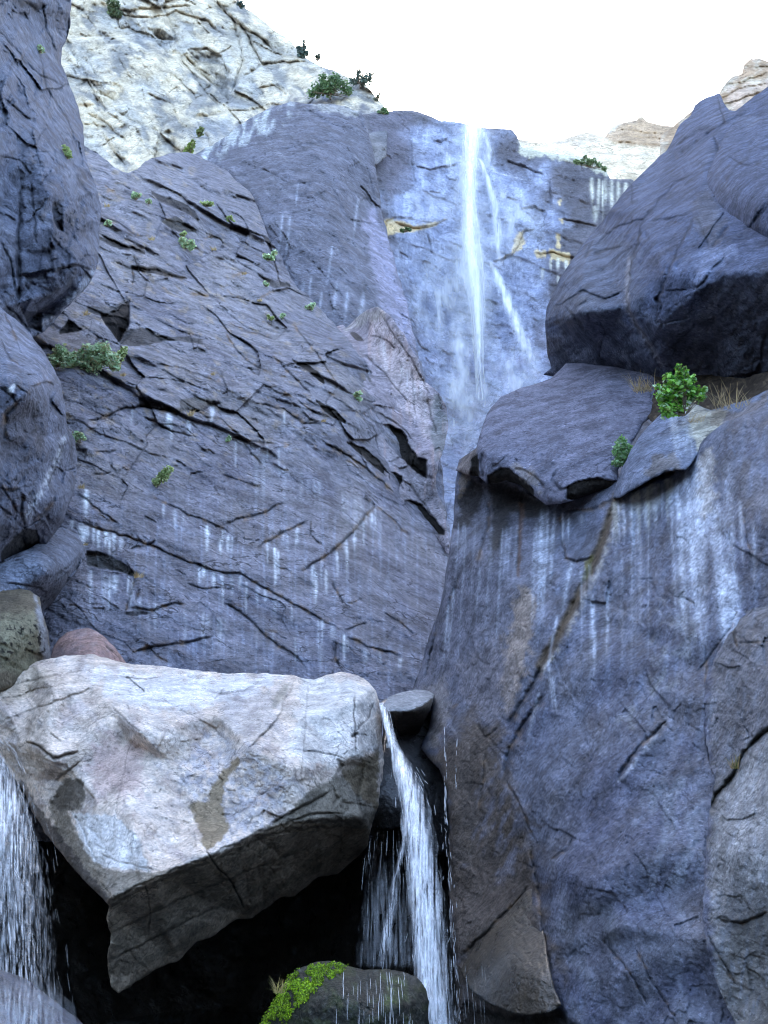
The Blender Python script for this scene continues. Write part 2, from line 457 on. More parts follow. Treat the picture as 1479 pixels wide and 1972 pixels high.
# ---- pale sunlit ridge behind the cliff on the right
m = Mass([(960, 262), (1000, 268), (1040, 274), (1080, 270), (1105, 262), (1130, 254), (1165, 264), (1175, 250), (1185, 239), (1203, 236), (1226, 232),
          (1234, 221), (1246, 234), (1275, 242), (1300, 244), (1370, 258), (1500, 250), (1700, 300), (1700, 700), (1100, 620), (960, 420)],
         [(980, 270, 128), (1180, 240, 130), (1300, 250, 128), (1100, 330, 118), (1200, 420, 112), (1300, 600, 110), (1500, 300, 130), (1600, 600, 115)], rough=1.5, seed=3)
m.add(7, 70, 30, 12, oc=5); m.add(2, 12, oc=4)
m.facets(26, 9, 1.0, 20, 2.2, seed=2)
for y0 in (252, 262, 275):
    m.crack([(1170, y0 + 4), (1200, y0 - 3), (1240, y0 + 4), (1290, y0 + 6), (1330, y0 + 10)], 1.8, 5, 6, 10, 0.4)
m.C[:] = (0.62, 0.50, 0.36)
m.paint(sstep(-0.1, 0.4, m.n(60, 25, seed=3)) * 0.5, (0.66, 0.62, 0.55))
m.paint(m.poly([(1165, 262), (1200, 236), (1240, 228), (1310, 244), (1330, 275), (1260, 285), (1180, 275)], 4, 4) * 0.8, (0.36, 0.24, 0.15))
m.paint(m.poly([(1040, 275), (1130, 256), (1170, 268), (1110, 280)], 3, 4) * 0.5, (0.45, 0.36, 0.28))
o = m.build('ridge', M_far, 20, rimR=8, rimH=8)
tag(o, 'pale cream ridge with tan layered top on the skyline right of the waterfall', 'ridge')

# ---- tan outcrop at the far right
m = Mass([(1270, 262), (1300, 240), (1340, 208), (1385, 182), (1392, 165), (1408, 150), (1428, 142), (1434, 125), (1446, 113), (1462, 112), (1490, 122),
          (1600, 140), (1640, 500), (1280, 500)],
         [(1300, 240, 62), (1450, 120, 66), (1600, 150, 62), (1350, 300, 58), (1500, 400, 54), (1600, 450, 52)], rough=2, seed=4, rlam=20)
m.add(6, 50, 30, -25, oc=4)
m.facets(30, 14, 1.0, -25, 2.0, seed=1)
for q in (([(1385, 190), (1420, 172), (1479, 160)], 8), ([(1390, 168), (1430, 158), (1479, 140)], 8), ([(1350, 215), (1400, 200), (1440, 185), (1479, 175)], 10), ([(1432, 128), (1460, 130), (1490, 128)], 5)):
    m.crack(q[0], 2, 7, q[1], 12, 0.55)
m.C[:] = (0.34, 0.24, 0.16)
m.paint(sstep(-0.1, 0.3, m.n(35, 16, -25, seed=3)) * 0.7, (0.50, 0.43, 0.34))
m.paint(m.poly([(1400, 170), (1480, 150), (1480, 200), (1410, 215)], 4, 8) * 0.5, (0.52, 0.40, 0.33))
m.add(1.5, 8, oc=3)
o = m.build('rock_outcrop', M_far, 10, rimR=8, rimH=10)
tag(o, 'tan layered outcrop at the far right edge of the skyline', 'rock outcrop')

# ---- cliff the waterfall runs down
m = Mass([(660, 300), (700, 218), (745, 216), (760, 212), (800, 214), (825, 222), (850, 232), (893, 238), (930, 246), (960, 248), (985, 250), (995, 262), (1003, 282),
          (1040, 292), (1100, 300), (1130, 305), (1165, 322), (1175, 345), (1215, 345), (1260, 380), (1330, 460), (1360, 1050), (1100, 1180), (780, 1180), (700, 900), (640, 600)],
         [(700, 230, 99), (900, 245, 102), (990, 255, 101), (1160, 330, 97), (1300, 480, 92), (750, 430, 93), (900, 430, 97), (1050, 430, 95), (800, 620, 92), (920, 620, 95), (1040, 620, 91),
          (760, 800, 88), (880, 820, 91), (1000, 800, 86), (850, 1050, 84), (1150, 900, 80), (680, 600, 86)], rough=1.5, seed=6)
m.add(9, 120, 170, 0, oc=3)
m.fold(90, 16, 60, seed=3)
m.facets(22, 4, 1.0, 20, 1.8, seed=5)
m.terraces(34, 3.5, 18, 0.9, 70, seed=2, along=160)
m.add(3.5, 18, 9, 20, seed=4, oc=4)
m.add(2.0, 12, 45, 0, seed=6, oc=3)
cr = [([(840, 430), (800, 425), (770, 420), (745, 428), (733, 445)], 3, 10, 14), ([(760, 428), (800, 440), (840, 432), (865, 420)], 2.5, 8, 8),
      ([(800, 318), (830, 326), (860, 322), (880, 318)], 2, 7, 8), ([(855, 335), (865, 345), (880, 348)], 1.5, 6, 4), ([(840, 270), (850, 274), (862, 268)], 2.5, 8, 5),
      ([(975, 310), (1000, 318), (1030, 330), (1050, 337)], 2, 8, 10), ([(1000, 402), (1030, 400), (1050, 408)], 1.8, 7, 7), ([(825, 450), (828, 480), (832, 492)], 1.5, 7, 0),
      ([(1080, 420), (1110, 428), (1150, 436)], 1.8, 7, 8), ([(1030, 488), (1060, 486), (1100, 495), (1120, 500)], 2.5, 8, 10), ([(950, 505), (985, 492), (1000, 470), (1010, 445), (1030, 440)], 2.2, 8, 8),
      ([(860, 740), (880, 748), (895, 760)], 1.6, 6, 4), ([(868, 800), (866, 850)], 1.5, 5, 0), ([(850, 960), (862, 985), (868, 960)], 2.5, 8, 4), ([(800, 650), (810, 670), (830, 676)], 1.5, 6, 4),
      ([(1060, 345), (1060, 400)], 1.6, 6, 4), ([(795, 225), (793, 300), (800, 360)], 1.6, 5, 6), ([(948, 262), (950, 300), (945, 320)], 1.6, 6, 5)]
for p, w, d, st in cr: m.crack(p, w, d, st, 14, 0.5)
r = random.Random(5)
for _ in range(70):
    x, y = r.uniform(740, 1060), r.uniform(270, 900); l = r.uniform(8, 26); a = r.uniform(0.05, 0.7)
    m.crack([(x, y), (x + l * .5, y + l * .5 * a + r.uniform(-2, 2)), (x + l, y + l * a)], 1.2, 4, r.uniform(2, 6), 7, 0.35)
m.C[:] = (0.095, 0.09, 0.11)
wetm = m.poly([(800, 260), (893, 240), (935, 250), (950, 310), (1050, 335), (1055, 400), (1052, 560), (1060, 900), (860, 1100), (800, 700), (770, 560), (735, 400), (790, 330)], 48, 44, 70)
m.paint(wetm, (0.23, 0.26, 0.38))
m.paint(wetm * sstep(-0.25, 0.35, m.n(30, 16, 25, seed=9, oc=5)) * 0.6, (0.36, 0.39, 0.52))
m.paint(wetm * sstep(0.12, 0.35, m.n(10, 60, 0, seed=12, oc=4)) * 0.25, (0.52, 0.57, 0.72))
m.paint(m.poly([(800, 640), (1060, 640), (1060, 900), (830, 900)], 30, 30) * sstep(-0.3, 0.5, m.n(50, 25, 10, seed=14)) * 0.5, (0.40, 0.40, 0.54))
# dry light flakes under the ledges, whitish lime streaks at the right
for pg in ([(735, 425), (755, 420), (800, 434), (850, 425), (862, 420), (835, 436), (800, 446), (770, 447), (740, 455)], [(993, 450), (1008, 445), (1010, 470), (1000, 485), (955, 500), (985, 488)],
           [(1030, 482), (1050, 482), (1052, 495), (1030, 496)], [(1058, 478), (1078, 484), (1098, 486), (1096, 512), (1078, 500), (1060, 500)], [(1070, 390), (1086, 378), (1078, 395)], [(1076, 420), (1086, 424), (1082, 430)],
           [(1070, 450), (1078, 452), (1080, 480), (1072, 478)]):
    m.paint(m.poly(pg, 2, 3, 10) * 0.85, (0.60, 0.47, 0.27))
for x, y, ln, w in [(1140, 340, 60, 3.5), (1153, 342, 75, 3), (1166, 342, 60, 3), (1178, 345, 75, 4), (1190, 348, 60, 3.5), (1146, 395, 40, 4), (1205, 350, 70, 4), (1160, 345, 90, 2), (1075, 495, 30, 3), (1060, 500, 25, 2), (1090, 500, 30, 3),
                    (1045, 515, 30, 3), (1075, 530, 25, 2)]:
    m.drip(x, y, ln, w, 0.95, (0.58, 0.57, 0.50))
m.paint(m.poly([(1000, 270), (1045, 288), (1100, 298), (1165, 320), (1215, 345), (1165, 338), (1110, 312), (1050, 303), (1003, 300)], 4, 6, 12) * 0.85, (0.50, 0.48, 0.38))
m.paint(m.poly([(760, 215), (790, 220), (792, 300), (800, 360), (750, 380), (720, 300), (715, 225)], 6, 8) * 0.5, (0.13, 0.12, 0.16))
CLIFF = m
o = m.build('rock_cliff', M_wcliff, 25, rimR=7, rimH=10)
tag(o, 'wet bluish cliff face behind the tall waterfall', 'cliff')

# ---- tall pale cliff at the upper left
m = Mass([(-300, -420), (300, -420), (430, -200), (452, -60), (458, 0), (468, 12), (490, 25), (515, 48), (545, 70), (562, 82), (580, 102), (600, 120), (640, 135), (670, 150), (700, 158), (712, 172), (728, 190), (742, 208), (748, 225),
          (745, 300), (520, 520), (200, 520), (-100, 700), (-300, 700)],
         [(-200, -300, 150), (300, -350, 160), (440, -20, 135), (590, 120, 122), (740, 210, 105), (150, 0, 125), (300, 100, 118), (420, 60, 128), (440, 200, 112), (250, 300, 100), (520, 180, 115),
          (650, 180, 108), (400, 330, 96), (150, 200, 108), (0, 300, 100), (0, 600, 88), (600, 400, 88), (400, 500, 84)], rough=2, seed=8)
m.add(26, 220, 150, 30, oc=3)
m.fold(150, 60, 40, seed=1); m.fold(62, 22, 25, seed=2)
m.facets(120, 34, 1.3, 35, 1.8, seed=1, mode='cell', gap=8); m.facets(48, 8, 1.3, 45, 1.7, seed=4, mode='cell', gap=2)
m.facets(38, 9, 0.9, 40, 1.7, seed=2)
m.facets(15, 2.5, 1.0, 40, 1.6, seed=3)
m.add(3.5, 16, 9, 40, seed=4, oc=4)
m.under([(282, 52), (310, 56), (342, 78)], [(282, 53), (312, 84), (330, 92), (342, 79)], 1.5, 3, (0.34, 0.29, 0.18))
m.under([(345, 106), (372, 98), (392, 97), (418, 106), (434, 135), (441, 170)], [(345, 107), (365, 128), (392, 150), (418, 172), (441, 192)], 1.3, 4, (0.50, 0.44, 0.27))
m.under([(300, 84), (335, 90), (350, 108)], [(300, 85), (325, 102), (350, 109)], 1.5, 3, (0.30, 0.27, 0.18))
m.under([(163, 150), (190, 158), (225, 160), (240, 172)], [(163, 151), (180, 178), (222, 196), (240, 180)], 1.3, 4, (0.55, 0.48, 0.32))
m.under([(214, 225), (235, 218), (255, 205)], [(214, 226), (228, 232), (255, 208)], 1.3, 3, (0.34, 0.28, 0.17))
for p, w, d, st, L in [([(440, 20), (455, 50), (462, 80), (468, 120), (455, 160), (442, 195)], 2.5, 10, 10, 18), ([(455, 35), (475, 60), (490, 95), (505, 122)], 3, 12, 14, 16), ([(418, 0), (440, 30), (460, 48), (500, 70), (528, 98)], 2.5, 10, 12, 16),
                       ([(465, 150), (482, 138), (500, 125), (545, 118), (595, 120)], 2.5, 9, 8, 18), ([(442, 195), (430, 215), (400, 225), (370, 228)], 3.5, 12, 6, 16), ([(215, 0), (228, 30), (232, 55)], 2.5, 8, 8, 20),
                       ([(160, 130), (170, 160), (190, 198)], 2.5, 10, 6, 16), ([(225, 22), (300, 15), (370, 12)], 2, 6, 6, 20), ([(320, 250), (332, 270), (342, 295)], 5, 14, 0, 10), ([(360, 95), (400, 92), (425, 110), (440, 140), (444, 185)], 2, 6, 10, 14),
                       ([(500, 170), (530, 165), (552, 182)], 2, 7, 8, 14), ([(165, 215), (200, 235), (235, 265)], 2, 6, 6, 18), ([(240, 30), (290, 35), (340, 22), (400, 40), (430, 70)], 1.8, 5, 6, 24),
                       ([(345, 110), (370, 145), (400, 185), (430, 212)], 2.2, 7, -8, 24), ([(440, 215), (480, 212), (520, 200), (560, 205)], 2, 6, 6, 14), ([(200, 260), (225, 300), (245, 320)], 2, 6, 5, 16),
                       ([(380, 235), (400, 262), (410, 290)], 2.5, 8, 6, 14), ([(280, 180), (330, 200), (350, 240)], 1.6, 5, 5, 20)]:
    m.crack(p, w * 1.3, d * 1.8, st * 1.8, L, 0.75)
r = random.Random(9)
for _ in range(45):
    x, y = r.uniform(140, 600), r.uniform(0, 300); l = r.uniform(10, 34); a = r.choice((0.9, 0.4, -0.6, 1.6))
    m.crack([(x, y), (x + l * .4, y + l * .4 * a + r.uniform(-3, 3)), (x + l * .8, y + l * a * .8)], r.uniform(1.0, 2.2), 8, r.uniform(-8, 10), 12, 0.5)
m.C[:] = (0.52, 0.45, 0.345)
m.paint(sstep(-0.05, 0.35, m.n(120, 60, 45, seed=3, oc=5)) * 0.6, (0.34, 0.35, 0.36))
m.paint(sstep(0.45, 0.75, m.n(130, 80, 30, seed=5, oc=6, gain=.55, ridged=True)) * 0.75, (0.14, 0.15, 0.17))
m.paint(sstep(0.1, 0.3, m.n(34, 22, 20, seed=15, oc=6, gain=.65)) * 0.6, (0.24, 0.24, 0.235))
m.H -= 10 * sstep(0.5, 0.8, m.n(130, 80, 30, seed=5, oc=6, gain=.55, ridged=True))
m.paint(sstep(0.05, 0.4, m.n(90, 50, 20, seed=7, oc=4)) * 0.5, (0.66, 0.56, 0.40))
m.paint(m.poly([(420, 30), (560, 90), (600, 120), (520, 120), (470, 130), (440, 90)], 8, 10) * 0.35, (0.46, 0.42, 0.34))
dk = m.poly([(520, 210), (560, 197), (600, 192), (640, 205), (690, 215), (745, 215), (745, 420), (330, 520), (350, 330), (400, 310)], 14, 22, 40)
m.paint(dk * 0.9, (0.13, 0.13, 0.155))
m.paint(m.poly([(375, 235), (440, 225), (470, 250), (430, 290), (370, 295)], 8, 14) * 0.5, (0.24, 0.25, 0.28))
PALECLIFF = m
o = m.build('granite_cliff', M_far, 40, rimR=10, rimH=14)
tag(o, 'high pale grey cliff with ochre hollows at the upper left of the gorge', 'cliff')

# ---- dark smooth dome under the pale cliff
m = Mass([(330, 330), (380, 295), (440, 262), (480, 225), (520, 207), (560, 197), (620, 200), (672, 206), (697, 218), (708, 236), (716, 270), (722, 310), (730, 370), (736, 420), (752, 480), (772, 545), (788, 600),
          (800, 660), (815, 720), (835, 800), (850, 900), (860, 1000), (700, 1000), (500, 700), (380, 500), (310, 400)],
         [(400, 300, 70), (560, 200, 80), (690, 215, 80), (500, 320, 66), (620, 320, 65), (700, 330, 70), (720, 420, 66), (560, 450, 54), (660, 480, 55), (640, 620, 47), (740, 560, 54), (780, 650, 50), (700, 760, 45), (500, 600, 50), (800, 900, 46)], rough=3.5, seed=12)
m.add(14, 160, 90, 50, oc=3)
m.fold(120, 24, 35, seed=1); m.fold(48, 8, 50, seed=2); m.chips(1.2, 35)
m.facets(90, 24, 0.7, 40, 2.2, seed=1)
m.facets(34, 14, 0.9, 35, 2.0, seed=2); m.facets(13, 4, 1, 35, 1.8, seed=6)
m.terraces(48, 5, 32, 0.7, 80, seed=4, along=220)
m.add(2.0, 26, 8, 38, seed=4, oc=4)
for p, w, d, st, L in [([(560, 205), (600, 215), (640, 240), (690, 250)], 2, 6, 6, 16), ([(520, 290), (560, 285), (610, 275), (650, 270)], 2, 7, 6, 14), ([(460, 310), (520, 330), (560, 345)], 1.6, 5, 5, 20), ([(500, 320), (560, 355), (610, 350), (632, 365)], 1.5, 4, 5, 20),
                       ([(440, 400), (480, 425), (510, 445), (518, 470)], 3, 10, 10, 18), ([(660, 205), (690, 225), (705, 250)], 3, 10, 8, 12), ([(560, 372), (600, 382), (632, 364)], 2, 5, 4, 16), ([(640, 450), (690, 520), (730, 600)], 1.6, 5, 4, 26),
                       ([(700, 300), (716, 360), (730, 440)], 2, 8, 0, 16), ([(712, 430), (740, 520), (770, 600), (790, 680)], 2.5, 8, -8, 20), ([(600, 500), (650, 560), (690, 600)], 1.5, 5, 4, 24)]:
    m.crack(p, w, d, st, L, 0.45)
r = random.Random(19)
for _ in range(110):
    x, y = r.uniform(440, 720), r.uniform(215, 560); l = r.uniform(10, 34); a = r.choice((0.6, 0.5, -0.5, 0.9))
    m.crack([(x, y), (x + l * .5, y + l * .5 * a + r.uniform(-2, 2)), (x + l, y + l * a)], r.uniform(.9, 1.6), 4, r.uniform(0, 5), 9, 0.3)
m.C[:] = (0.105, 0.105, 0.135)
m.paint(sstep(-0.1, 0.4, m.n(90, 40, 45, seed=5, oc=4)) * 0.5, (0.095, 0.095, 0.12))
m.paint(sstep(0.1, 0.45, m.n(60, 14, 44, seed=8, oc=6, gain=.65)) * 0.4, (0.20, 0.20, 0.24))
m.paint(sstep(0.1, 0.4, m.n(30, 22, 44, seed=18, oc=6, gain=.65)) * 0.5, (0.075, 0.075, 0.09))
m.paint(m.poly([(720, 400), (760, 500), (800, 620), (800, 700), (760, 640), (720, 540), (700, 430)], 10, 12) * 0.55, (0.27, 0.26, 0.36))
pl = m.poly([(390, 265), (440, 240), (520, 206), (560, 196), (560, 215), (500, 260), (440, 290), (390, 310)], 14, 16, 20)
m.paint(pl * sstep(-0.3, 0.2, m.n(14, 50, 15, seed=10)) * 0.85, (0.38, 0.40, 0.41))
m.paint(m.poly([(600, 195), (650, 200), (690, 212), (690, 225), (640, 215), (600, 208)], 4, 6, 14) * 0.6, (0.36, 0.35, 0.33))
for x, y, ln, w in [(545, 410, 100, 3), (560, 415, 95, 3), (552, 500, 60, 2.5), (575, 350, 60, 2), (640, 470, 90, 3), (650, 540, 80, 4), (600, 530, 60, 3), (690, 380, 100, 3), (700, 560, 90, 5), (620, 560, 50, 3), (670, 560, 70, 4), (585, 540, 50, 4)]:
    m.drip(x, y, ln, w * .8, 0.38, (0.42, 0.45, 0.55), -0.12)
DOME = m
o = m.build('rock_dome', M_dome, 15, rimR=8, rimH=14)
tag(o, 'dark streaked rounded rock face between the pale cliff and the waterfall', 'cliff')
# ================================================================ the big slabby slope
m = Mass([(-160, 300), (60, 262), (150, 270), (180, 290), (215, 318), (248, 336), (272, 318), (296, 305), (325, 297), (360, 292), (395, 306), (430, 325), (462, 350), (488, 385), (505, 425), (522, 462), (545, 500), (560, 535), (590, 570), (622, 600),
          (655, 635), (700, 690), (740, 750), (780, 830), (830, 920), (858, 985), (872, 1060), (880, 1200), (885, 1420), (860, 1620), (-160, 1620)],
         [(-100, 700, 24), (-100, 1200, 16), (60, 500, 34), (150, 300, 50), (300, 320, 55), (250, 450, 42), (400, 500, 45), (340, 400, 48), (200, 700, 26), (400, 700, 30), (560, 700, 33), (660, 660, 38), (150, 900, 20), (350, 900, 22.5), (550, 880, 26),
          (740, 880, 31), (850, 980, 32), (200, 1100, 17.2), (450, 1100, 19), (700, 1080, 22), (860, 1150, 23), (200, 1280, 15.2), (450, 1290, 16), (700, 1290, 17), (860, 1300, 18), (400, 1500, 14), (800, 1550, 14.5)] + [(x, y, DOME.at(x, y) * rays(x, y)[1] * .992) for x, y in [(395, 306), (430, 325), (462, 350), (488, 385), (505, 425), (522, 462), (545, 500), (590, 570), (622, 600), (655, 635)]], rough=4, seed=21, step=2.0)
m.fold(170, 30, 60, seed=4)
up = sstep(1000, 800, m.Y + 0.12 * (m.X - 400))          # ledges belong to the upper part, the foot is smoother
H0 = m.H.copy()
m.add(16, 150, 70, 28, oc=4)
m.add(6, 60, 22, 26, seed=3, oc=4)
smooth_part = m.H - H0
m.H = H0.copy()
m.terraces(62, 30, 27, 0.8, 90, seed=1, along=260)
m.terraces(26, 9, 24, 1.0, 60, seed=2, along=150)
m.facets(70, 30, 1.1, 28, 1.8, seed=2, mode='cell', gap=3); m.chips(1.3, 28, 5)
m.facets(28, 16, 0.9, 28, 1.9, seed=3)
m.facets(14, 5, 0.9, 28, 1.9, seed=5)
rg = m.H - H0
m.H = H0 + smooth_part + rg * (0.16 + 0.84 * up)
e = m.n(26, 9, 27, seed=6, oc=4, ridged=True); m.H += 3.0 * e * (0.35 + 0.65 * up)
m.add(1.5, 11, 6, 27, seed=7, oc=4)
DKB = (0.022, 0.018, 0.016)  # near-black brown: lichen and wet, plus shade put into the colour
m.C[:] = (0.168, 0.160, 0.182)
m.paint(sstep(-0.1, 0.3, m.n(150, 60, 28, seed=11, oc=5)) * 0.65, (0.085, 0.082, 0.108))
m.paint(sstep(0.0, 0.5, m.n(80, 34, 28, seed=12, oc=5)) * 0.5, (0.19, 0.175, 0.195))
m.paint(sstep(0.15, 0.5, m.n(60, 8, 27, seed=13, oc=4)) * 0.4, (0.24, 0.23, 0.27))
m.paint(sstep(-0.05, 0.35, m.n(140, 90, 40, seed=33, oc=5)) * 0.4, (0.20, 0.175, 0.165))
m.paint(sstep(0.05, 0.35, m.n(24, 14, 27, seed=23, oc=6, gain=.7)) * 0.5, (0.085, 0.08, 0.10))
m.paint(sstep(0.2, 0.45, m.n(12, 7, 27, seed=24, oc=4, gain=.7)) * 0.5, (0.24, 0.23, 0.255))
m.paint(up * sstep(0.18, 0.4, m.n(26, 12, 27, seed=14, oc=5)) * 0.6, (0.24, 0.19, 0.145))
m.paint(sstep(1000, 1250, m.Y) * 0.35, (0.15, 0.16, 0.21))
m.paint(m.poly([(370, 280), (440, 300), (530, 430), (610, 570), (700, 690), (640, 700), (540, 600), (440, 470), (360, 380)], 34, 34) * .6, (0.115, 0.112, 0.138))
# veils of pale mineral in the lower half
veil = sstep(0.0, 0.4, m.n(8, 120, 0, seed=15, oc=5)) * sstep(880, 1050, m.Y)
m.paint(veil * 0.38, (0.27, 0.29, 0.36))
cracks = {
 1: [(426, 1013), (463, 998), (505, 989), (536, 971), (551, 969)], 2: [(493, 1056), (530, 1035), (566, 1016), (596, 1001)],
 3: [(578, 1102), (621, 1074), (651, 1053), (682, 1023), (706, 992), (724, 974)], 31: [(724, 974), (755, 998), (791, 1035)],
 4: [(131, 995), (183, 1016), (243, 1032), (304, 1056), (365, 1083), (426, 1102), (463, 1105), (536, 1147), (609, 1187), (663, 1214)], 5: [(663, 1214), (685, 1206), (706, 1199)],
 6: [(670, 1226), (706, 1245), (755, 1257), (773, 1263)], 7: [(645, 1230), (645, 1266), (654, 1290)], 8: [(250, 1169), (292, 1175), (329, 1163), (359, 1163)],
 9: [(250, 1257), (304, 1245), (365, 1236), (414, 1223)], 11: [(161, 813), (207, 800), (243, 785), (268, 782), (304, 788), (341, 791), (389, 791), (426, 770)],
 12: [(389, 803), (426, 806), (450, 828), (470, 850)], 13: [(438, 840), (481, 849), (536, 855)], 14: [(469, 852), (487, 876), (508, 895)], 15: [(493, 776), (530, 785), (548, 788), (584, 815), (620, 815)],
 16: [(572, 770), (609, 797)], 17: [(627, 852), (657, 870), (694, 892), (718, 913), (760, 950)], 18: [(426, 913), (463, 925), (505, 940)], 20: [(292, 955), (365, 992), (426, 1016), (450, 1031)],
 21: [(359, 1123), (390, 1135), (426, 1132)], 22: [(426, 1156), (475, 1187), (517, 1229), (572, 1266), (590, 1290)], 23: [(195, 450), (240, 475), (280, 485)], 24: [(250, 515), (300, 520), (330, 530), (362, 538)],
 25: [(255, 520), (256, 550)], 26: [(365, 565), (430, 575)], 27: [(150, 950), (200, 990), (230, 1010)], 28: [(240, 1080), (262, 1110), (250, 1150), (238, 1185)], 29: [(275, 800), (330, 830), (380, 842)],
 30: [(268, 1132), (262, 1160)], 32: [(700, 960), (724, 974)], 33: [(600, 1001), (596, 1030), (620, 1050)], 34: [(180, 870), (210, 872), (222, 868)], 35: [(176, 915), (200, 912), (215, 908)], 36: [(640, 1120), (655, 1150), (660, 1165)],
 37: [(130, 1060), (160, 1068), (200, 1069)], 38: [(740, 1180), (770, 1200), (800, 1225)], 39: [(440, 620), (480, 640), (530, 650)], 40: [(300, 700), (360, 712), (420, 735)], 41: [(520, 680), (570, 730), (600, 760)], 42: [(560, 620), (610, 680), (650, 740)],
 43: [(195, 415), (230, 430), (262, 452), (290, 455)], 44: [(430, 640), (470, 690), (520, 720)]}
big = {3: (3.6, 12, 12, 40), 1: (3.2, 11, 9, 34), 2: (3, 10, 8, 30), 4: (2.6, 9, 9, 46), 22: (3, 9, 8, 40), 6: (2.6, 9, 7, 24), 11: (4, 13, 16, 40), 17: (3.6, 12, 12, 30), 9: (3, 9, 8, 34), 8: (3, 9, 9, 30), 15: (3, 10, 12, 26), 24: (3, 11, 13, 26), 23: (3, 10, 12, 26)}
for k, p in cracks.items():
    w, d, st, L = big.get(k, (2.0, 8, 5, 22)); m.crack(p, w, d, st, L, 0.65, rust=0.5)
r = random.Random(31)
for _ in range(110):
    x, y = r.uniform(110, 700), r.uniform(320, 900) if r.random() < 0.8 else r.uniform(900, 1280)
    if y < 320 + max(0, (x - 300)) * 0.95: continue
    l = r.uniform(12, 50); a = r.choice((0.45, 0.55, 0.35, 0.7, -0.35, 0.1))
    m.crack([(x, y), (x + l * .3, y + l * .3 * a + r.uniform(-3, 3)), (x + l * .7, y + l * .7 * a + r.uniform(-3, 3)), (x + l, y + l * a)], r.uniform(0.9, 1.9), r.uniform(3, 7), r.uniform(1, 8), r.uniform(8, 20), 0.35, rust=0.45)
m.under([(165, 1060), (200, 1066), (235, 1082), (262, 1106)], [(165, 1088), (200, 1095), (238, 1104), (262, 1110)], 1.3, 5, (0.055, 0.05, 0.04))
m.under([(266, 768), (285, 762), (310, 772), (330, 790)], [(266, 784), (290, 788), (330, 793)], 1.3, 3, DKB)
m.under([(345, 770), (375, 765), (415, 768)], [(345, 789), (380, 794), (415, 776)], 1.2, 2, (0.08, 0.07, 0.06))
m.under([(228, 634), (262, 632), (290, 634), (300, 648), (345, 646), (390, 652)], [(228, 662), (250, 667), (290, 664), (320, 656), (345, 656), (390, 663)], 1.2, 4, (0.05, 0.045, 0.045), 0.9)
m.under([(193, 606), (222, 600), (250, 578)], [(193, 610), (228, 660), (250, 622)], 1.3, 24, (0.012, 0.01, 0.01), 1)  # black of this recess is shade put into the colour
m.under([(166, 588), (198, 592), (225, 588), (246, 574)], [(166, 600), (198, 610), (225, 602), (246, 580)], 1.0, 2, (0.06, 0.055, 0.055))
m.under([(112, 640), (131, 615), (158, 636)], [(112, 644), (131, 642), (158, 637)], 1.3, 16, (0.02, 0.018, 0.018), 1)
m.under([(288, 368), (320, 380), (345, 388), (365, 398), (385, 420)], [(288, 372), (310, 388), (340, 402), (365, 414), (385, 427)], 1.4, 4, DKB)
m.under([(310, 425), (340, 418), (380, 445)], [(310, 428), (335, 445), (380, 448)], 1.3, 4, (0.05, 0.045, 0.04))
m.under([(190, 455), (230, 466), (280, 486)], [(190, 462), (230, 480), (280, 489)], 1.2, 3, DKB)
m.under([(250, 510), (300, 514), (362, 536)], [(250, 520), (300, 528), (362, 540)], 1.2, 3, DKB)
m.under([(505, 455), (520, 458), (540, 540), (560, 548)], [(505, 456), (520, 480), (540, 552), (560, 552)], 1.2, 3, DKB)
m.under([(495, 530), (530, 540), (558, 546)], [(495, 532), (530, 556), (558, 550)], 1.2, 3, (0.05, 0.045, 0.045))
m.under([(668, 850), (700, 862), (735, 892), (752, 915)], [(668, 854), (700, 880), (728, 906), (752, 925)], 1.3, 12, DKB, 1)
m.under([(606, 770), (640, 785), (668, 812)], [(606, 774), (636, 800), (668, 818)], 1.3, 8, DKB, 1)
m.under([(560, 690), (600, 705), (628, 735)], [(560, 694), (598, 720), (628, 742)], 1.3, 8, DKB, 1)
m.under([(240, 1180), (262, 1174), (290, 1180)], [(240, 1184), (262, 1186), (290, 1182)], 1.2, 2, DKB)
# white seeps
m.drips_along(cracks[3], 12, (25, 75), (1.5, 3), 0.85, WHITE, 0.02, 3)
m.drips_along(cracks[4][1:], 20, (15, 80), (1.5, 3.5), 0.75, WHITE, 0.0, 4)
m.drips_along(cracks[4][:3], 9, (20, 50), (2, 5), 0.9, (0.58, 0.6, 0.62), 0.0, 5)
m.drips_along([(165, 1092), (262, 1112)], 9, (20, 90), (2, 4), 0.75, WHITE, -0.05, 6)
m.drips_along(cracks[2], 6, (15, 60), (1.5, 3), 0.7, WHITE, 0, 7); m.drips_along(cracks[20], 7, (15, 60), (1.5, 3), 0.7, WHITE, 0, 8)
m.drips_along(cracks[11][2:], 4, (20, 60), (2, 4), 0.6, WHITE, -0.08, 9); m.drips_along(cracks[13], 4, (20, 110), (2, 4), 0.5, WHITE, 0, 10)
m.drips_along(cracks[6], 6, (15, 50), (2, 4), 0.6, WHITE, 0, 12); m.drips_along([(480, 860), (760, 980)], 15, (40, 160), (2, 5), 0.25, WHITE, 0, 13)
m.drips_along([(250, 1140), (640, 1240)], 15, (30, 110), (2, 4.5), 0.4, WHITE, -0.02, 14)
